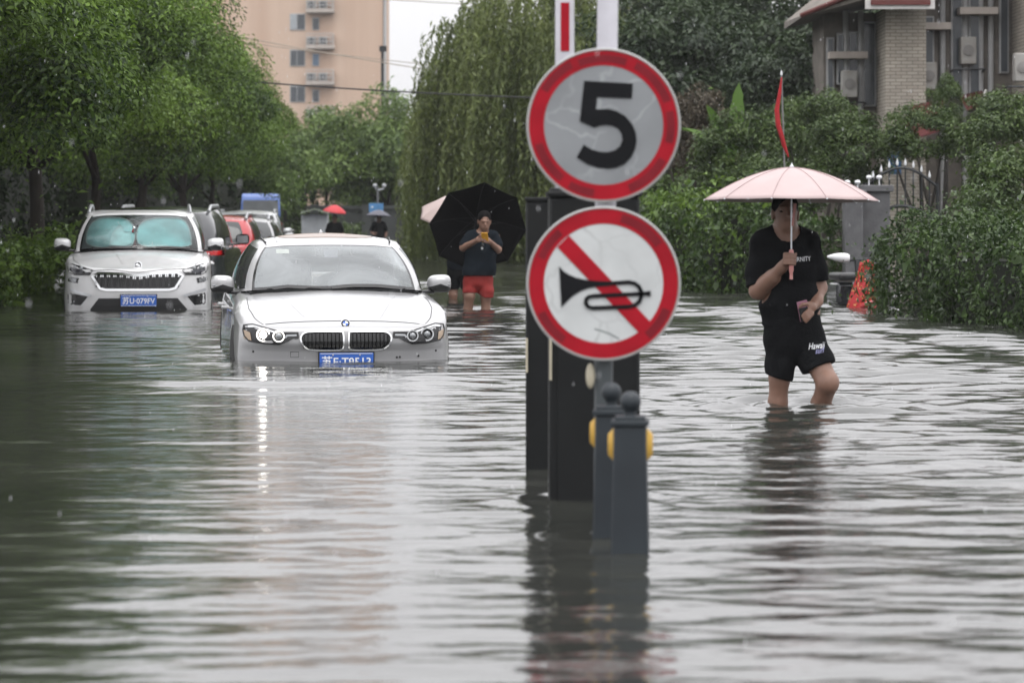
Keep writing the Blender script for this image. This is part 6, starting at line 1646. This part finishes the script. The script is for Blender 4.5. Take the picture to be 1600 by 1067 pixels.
    def cut(c, n, xlo, xhi):
        c = np.array(c); n = np.array(n, float); n /= np.linalg.norm(n); w = (gr[..., 0] > xlo) & (gr[..., 0] < xhi)
        G.d = np.where(w, np.maximum(G.d, (gr - c) @ n), G.d).astype(np.float32)
    cut(L(1217, 590, 0), (-.28, .05, -1), -1, (1243 - 1240) / s); cut(L(1275, 574, -.1), (.42, -.22, -1), (1243 - 1240) / s, 1)
    G.clip((0, 0, 1), 1.0)
    so = G.mesh('shorts', folds(.006, 24, 4)); link_mesh('shorts', so, M_('black_cloth'), t, True)
    stamp(t, sh, 'ETERNITY', .040, L(1247, 405, -.12), (1, 0, .05), (-.05, 0, 1), M_('print_white'), 'chest_lettering', off=.005, width=.142)
    stamp(t, so, 'Hawaii', .055, L(1273, 539, -.14), (1, 0, .10), (-.05, 0, 1), M_('print_white'), 'shorts_lettering', .25, .007, width=.10)
    stamp(t, so, 'surf', .05, L(1277, 546, -.14), (1, 0, .14), (-.05, 0, 1), M_('print_violet'), 'shorts_lettering', .25, .007, width=.055)
    # phone in the hip hand
    ph = thing('mobile_phone', 'phone in a pink case held at the hip by the pink umbrella man', 'phone', (X0 + hp.x - .028, Y + hp.y - .012, hp.z - .004 - DEPTH), rot=(R(8), R(-14), R(14)))
    MB().box((0, 0, -.01), (.070, .008, .13)).build('case', M_('phone_pink'), ph, bevel=.004); MB().box((-.002, -.0052, -.03), (.062, .002, .085)).build('screen', M_('phone_black'), ph)
    # pink umbrella
    c = P(1231, 312, Y - .262)
    u = thing('pink_umbrella', 'pale pink umbrella held upright over the wading man', 'umbrella', (X0 + grip[0], Y + grip[1], CAM_H - (313.5 - HORIZON) / s), rot=(R(-1.2), R(0.4), R(0)))
    umbrella_canopy(u, .545, .205, 10, M_('pink_cloth'), M_('satin_metal'), seam=M_('pink_seam'), power=1.75)
    zg = (grip[2] - DEPTH) - (CAM_H - (313.5 - HORIZON) / s)
    MB().tube([(0, 0, .2), (0, 0, zg + .05)], .005, 8).build('shaft', M_('satin_metal'), u, True)
    MB().lathe([(.010, zg + .06), (.015, zg + .05), (.015, zg - .075), (.010, zg - .085), (.010, zg - .12), (.013, zg - .125), (0, zg - .13)], 14).build('handle', M_('pink_handle'), u, True)
    MB().add([(-.002, -.012, -.16), (.012, -.014, -.16), (.030, -.02, -.02), (.012, -.02, -.02)], [(0, 1, 2, 3)]).build('strap', M_('pink_handle'), u)
wading_man()

def phone_man():
    Y = 38.9; s = sc_at(Y)
    def L(px, py, y=0.0): return ((px - 745) / s, y, CAM_H + DEPTH - (py - HORIZON) / s)
    X0 = (745 - 800) / s
    t = thing('person', 'man in dark t-shirt and red shorts looking at a yellow phone', 'person', (X0, Y, -DEPTH))
    F = Field((-.36, -.50, -.02), (.44, .32, 1.78), .0085)
    hc = L(757, 346, -.06); head(F, hc, 1.02, R(8), R(14))
    F.chain([(hc[0], -.02, hc[2] - .06), L(753, 366, .02)], [.055, .06], .04)
    F.chain([L(752, 373, .02), L(750, 400, .0), L(748, 430, .02)], [.115, .125, .13], .05, flat=(0, (.75, 1.05, 1)))
    F.chain([L(731, 370, .03), L(724, 387, -.02), L(745, 376, -.24)], [.052, .046, .032], .03)
    F.chain([L(775, 370, .03), L(778, 390, -.02), L(766, 378, -.24)], [.052, .046, .032], .03)
    for hx, sd in ((L(748, 374, -.27), 1), (L(763, 376, -.27), -1)):
        h = Vector(hx); F.ell(h, (.038, .026, .042), .02)
        for i in range(4): a = h + Vector((sd * .012, -.016, .026 - .017 * i)); F.chain([a, a + Vector((sd * .034, -.014, .010)), a + Vector((sd * .050, .002, .012))], [.0105, .010, .009], .006)
        F.chain([h + Vector((0, -.01, .03)), h + Vector((sd * .02, -.03, .052)), h + Vector((sd * .042, -.03, .056))], [.012, .011, .010], .006)
    F.chain([L(735, 440, .02), L(734, 462, -.04), L(731, 485, .0), L(728, 520, .08), (-.16, .14, .08)], [.088, .066, .056, .05, .036], .03); F.limb((-.16, .14, .06), (-.17, .02, .03), .036, .03, .03)
    F.chain([L(759, 440, .02), L(759, 464, .0), L(759, 486, .02), L(759, 525, .05), (.115, .06, .08)], [.088, .064, .056, .05, .036], .03); F.limb((.115, .06, .06), (.12, -.06, .03), .036, .03, .03)
    link_mesh('body', F.mesh('body'), M_('skin'), t, True)
    G = Field((-.1, -.24, 1.32), (.28, .2, 1.78), .008); hair(G, hc, 1.02, R(8), R(14)); link_mesh('hair', G.mesh('hair'), M_('hair'), t, True)
    for sx in (-1, 1): MB().ball((hc[0] + sx * .033 + .012, hc[1] - .088, hc[2] + .028), (.014, .006, .005), 8, 5).build('eye', M_('hair'), t, True)
    G = Field((-.36, -.30, .72), (.44, .28, 1.50), .009)
    G.chain([L(752, 373, .02), L(751, 395, .0), L(749, 420, .0), L(748, 436, .01)], [.128, .142, .146, .158], .05, flat=(0, (.74, 1.06, 1)))
    G.limb(L(736, 369, .03), L(770, 369, .03), .066, .066, .05)
    G.chain([L(734, 371, .03), L(727, 382, .0)], [.070, .075], .04); G.chain([L(772, 371, .03), L(777, 383, .0)], [.070, .074], .04)
    gr = G.grid()
    G.d = np.maximum(G.d, -(np.linalg.norm(gr - np.array(L(754, 361, -.02)), axis=-1) - .078)).astype(np.float32); G.clip((0, 0, -1), -.845)
    link_mesh('t_shirt', G.mesh('t_shirt', folds(.007, 24, 2)), M_('navy_cloth'), t, True)
    sh_o = t.children[-1]
    MB().ball(Vector(L(753.5, 388, -.165)), (.016, .006, .018), 10, 6).build('shirt_print', M_('print_white'), t, True)
    G = Field((-.36, -.26, .55), (.44, .28, .96), .009)
    G.limb(L(747, 432, .01), L(747, 438, .02), .15, .155, .04, flat=(0, (.85, 1.1, 1)))
    G.chain([L(736, 437, .02), L(735, 455, .0), L(735, 464, -.01)], [.10, .094, .092], .02, flat=(0, (1, .9, 1))); G.chain([L(758, 437, .02), L(760, 455, .0), L(760, 466, .0)], [.10, .094, .092], .02, flat=(0, (1, .9, 1)))
    gr = G.grid(); G.d = np.maximum(G.d, (.625 - .06 * np.clip(gr[..., 0] / .1, 0, 1)) - gr[..., 2]).astype(np.float32)
    link_mesh('shorts', G.mesh('shorts', folds(.006, 24, 5)), M_('red_cloth'), t, True)
    ph = thing('mobile_phone', 'yellow cased phone in the hands of the red shorts man', 'phone', (X0 + .105, Y - .315, L(0, 371)[2] - DEPTH), rot=(R(35), 0, R(-12)))
    MB().box((0, 0, 0), (.085, .010, .15)).build('case', M_('phone_yellow'), ph, bevel=.004); MB().box((0, .006, 0), (.077, .002, .14)).build('screen', M_('phone_black'), ph)
    # black umbrella resting on the shoulder, tipped back behind him
    c = P(747, 355, Y + .30)
    u = thing('black_umbrella', 'large black umbrella tipped back behind the man with the phone', 'umbrella', c, rot=(R(-64), R(4), R(10)))
    umbrella_canopy(u, .635, .26, 8, M_('black_canopy'), M_('iron'), power=1.9)
    umbrella_shaft(u, .25, .42, M_('iron'), M_('black_trim'))
phone_man()

def simple_person(label, px, Y, foot_depth, shirt, legs, h=1.68, canopy=None, clabel=None, cname=None, cz=None, cr_=.5, tilt=(0, 0), facing=0, px_c=None):
    X0 = (px - 800) / sc_at(Y)
    t = thing('person', label, 'person', (X0, Y, -foot_depth), facing)
    k = h / 1.72
    F = Field((-.4, -.4, -.02), (.4, .36, 1.8), .014)
    hc = (0, -.01, 1.60 * k); head(F, hc, 1.0)
    F.chain([(0, .01, 1.54 * k), (0, .02, 1.44 * k)], [.05, .058], .03)
    F.chain([(-.17, .02, 1.40 * k), (-.22, .0, 1.14 * k), (-.12, -.2, 1.06 * k), (-.08, -.24, 1.12 * k)], [.05, .042, .034, .034], .03); F.chain([(.17, .02, 1.40 * k), (.23, .02, 1.12 * k), (.20, -.10, .92 * k), (.19, -.13, .84 * k)], [.05, .042, .034, .034], .03)
    F.chain([(0, .02, 1.38 * k), (0, .02, .95 * k)], [.11, .12], .05, flat=(0, (.8, 1.1, 1)))
    for sx in (-1, 1): F.chain([(sx * .09, .02, .92 * k), (sx * .10, .0, .5 * k), (sx * .10, .05, .08)], [.088, .06, .036], .03); F.limb((sx * .10, .05, .05), (sx * .11, -.08, .03), .036, .03, .03)
    link_mesh('body', F.mesh('body'), M_('skin'), t, True)
    G = Field((-.2, -.2, 1.3), (.2, .24, 1.86), .014); hair(G, hc); link_mesh('hair', G.mesh('hair'), M_('hair'), t, True)
    G = Field((-.4, -.3, .75), (.4, .3, 1.6), .014)
    G.chain([(0, .02, 1.39 * k), (0, .0, .92 * k)], [.13, .145], .05, flat=(0, (.76, 1.08, 1))); G.limb((-.14, .02, 1.42 * k), (.14, .02, 1.42 * k), .066, .066, .04)
    for sx in (-1, 1): G.limb((sx * .165, .02, 1.40 * k), (sx * .215, .0, 1.22 * k), .068, .072, .03)
    G.d = np.maximum(G.d, -(np.linalg.norm(G.grid() - np.array((0, -.03, 1.53 * k)), axis=-1) - .075)).astype(np.float32); G.clip((0, 0, -1), -.86 * k)
    link_mesh('t_shirt', G.mesh('t_shirt', folds(.006, 22, 3)), M_(shirt), t, True)
    G = Field((-.34, -.3, .45), (.34, .3, 1.0), .014); G.limb((0, .01, .90 * k), (0, .02, .84 * k), .145, .15, .04, flat=(0, (.85, 1.1, 1)))
    for sx in (-1, 1): G.limb((sx * .09, .02, .86 * k), (sx * .10, .0, .54 * k), .098, .09, .02)
    G.clip((0, 0, -1), -.58 * k); link_mesh('shorts', G.mesh('shorts'), M_(legs), t, True)
    if canopy:
        cx = X0 if px_c is None else (px_c - 800) / sc_at(Y)
        u = thing(cname, clabel, 'umbrella', (cx, Y - .12, cz), rot=(tilt[0], tilt[1], .3)); umbrella_canopy(u, cr_, .20, 8, M_(canopy), M_('iron'), power=1.7)
        umbrella_shaft(u, .19, cz + foot_depth - 1.12 * k - .02, M_('iron'), M_('black_trim'))
simple_person('person in dark clothes half hidden behind the black umbrella', 719, 43.5, .42, 'navy_cloth', 'black_cloth', 1.66, 'beige_canopy', 'pinkish beige umbrella showing behind the edge of the black umbrella', 'beige_umbrella', CAM_H - (331 - HORIZON) / sc_at(43.5), .50, (R(24), R(-12)), 0, 709)
simple_person('distant person in dark clothes under the red umbrella', 523, 90, .42, 'black_cloth', 'black_cloth', 1.60, 'red_canopy', 'small red umbrella far down the flooded street', 'red_umbrella', CAM_H - (331 - HORIZON) / sc_at(90), .36, (R(8), R(6)))
simple_person('distant person in dark clothes under the dark grey umbrella', 592, 96, .42, 'black_cloth', 'black_cloth', 1.60, 'grey_canopy', 'small dark grey umbrella below the blue board', 'grey_umbrella', CAM_H - (338 - HORIZON) / sc_at(96), .42, (R(-3), R(4)))
# ------------------------------------------------------------------ rain-hazed air
def rain():
    g = np.random.default_rng(8); b = MB()
    for i in range(700):
        Y = g.uniform(7, 34); x = g.uniform(-.19, .19) * Y; z = g.uniform(.05, 4.2); L_ = g.uniform(.008, .016); r = g.uniform(.0011, .0019)
        b.add([(x, Y, z + L_), (x - r, Y - r, z), (x + r, Y - r, z), (x, Y + r, z), (x, Y, z - L_ * .5)], [(0, 1, 2), (0, 2, 3), (0, 3, 1), (4, 2, 1), (4, 3, 2), (4, 1, 3)])
    o = b.build('rain', mat('rain_drop', (.75, .76, .78), .1)); tag(o, 'fine rain drops falling over the street', kind='stuff')
rain()
def haze():
    b = MB(); b.box((0, 190, 21.0), (420, 500, 46.0)); m = bpy.data.materials.new('haze_air'); m.use_nodes = True; N = m.node_tree.nodes; N.clear()
    o_ = N.new('ShaderNodeOutputMaterial'); v = N.new('ShaderNodeVolumePrincipled'); v.inputs['Color'].default_value = (.93, .94, .96, 1); v.inputs['Density'].default_value = .00028; v.inputs['Anisotropy'].default_value = .2
    m.node_tree.links.new(v.outputs[0], o_.inputs['Volume'])
    o = b.build('haze', m); tag(o, 'thin grey rain haze hanging over the street', kind='stuff')
haze()
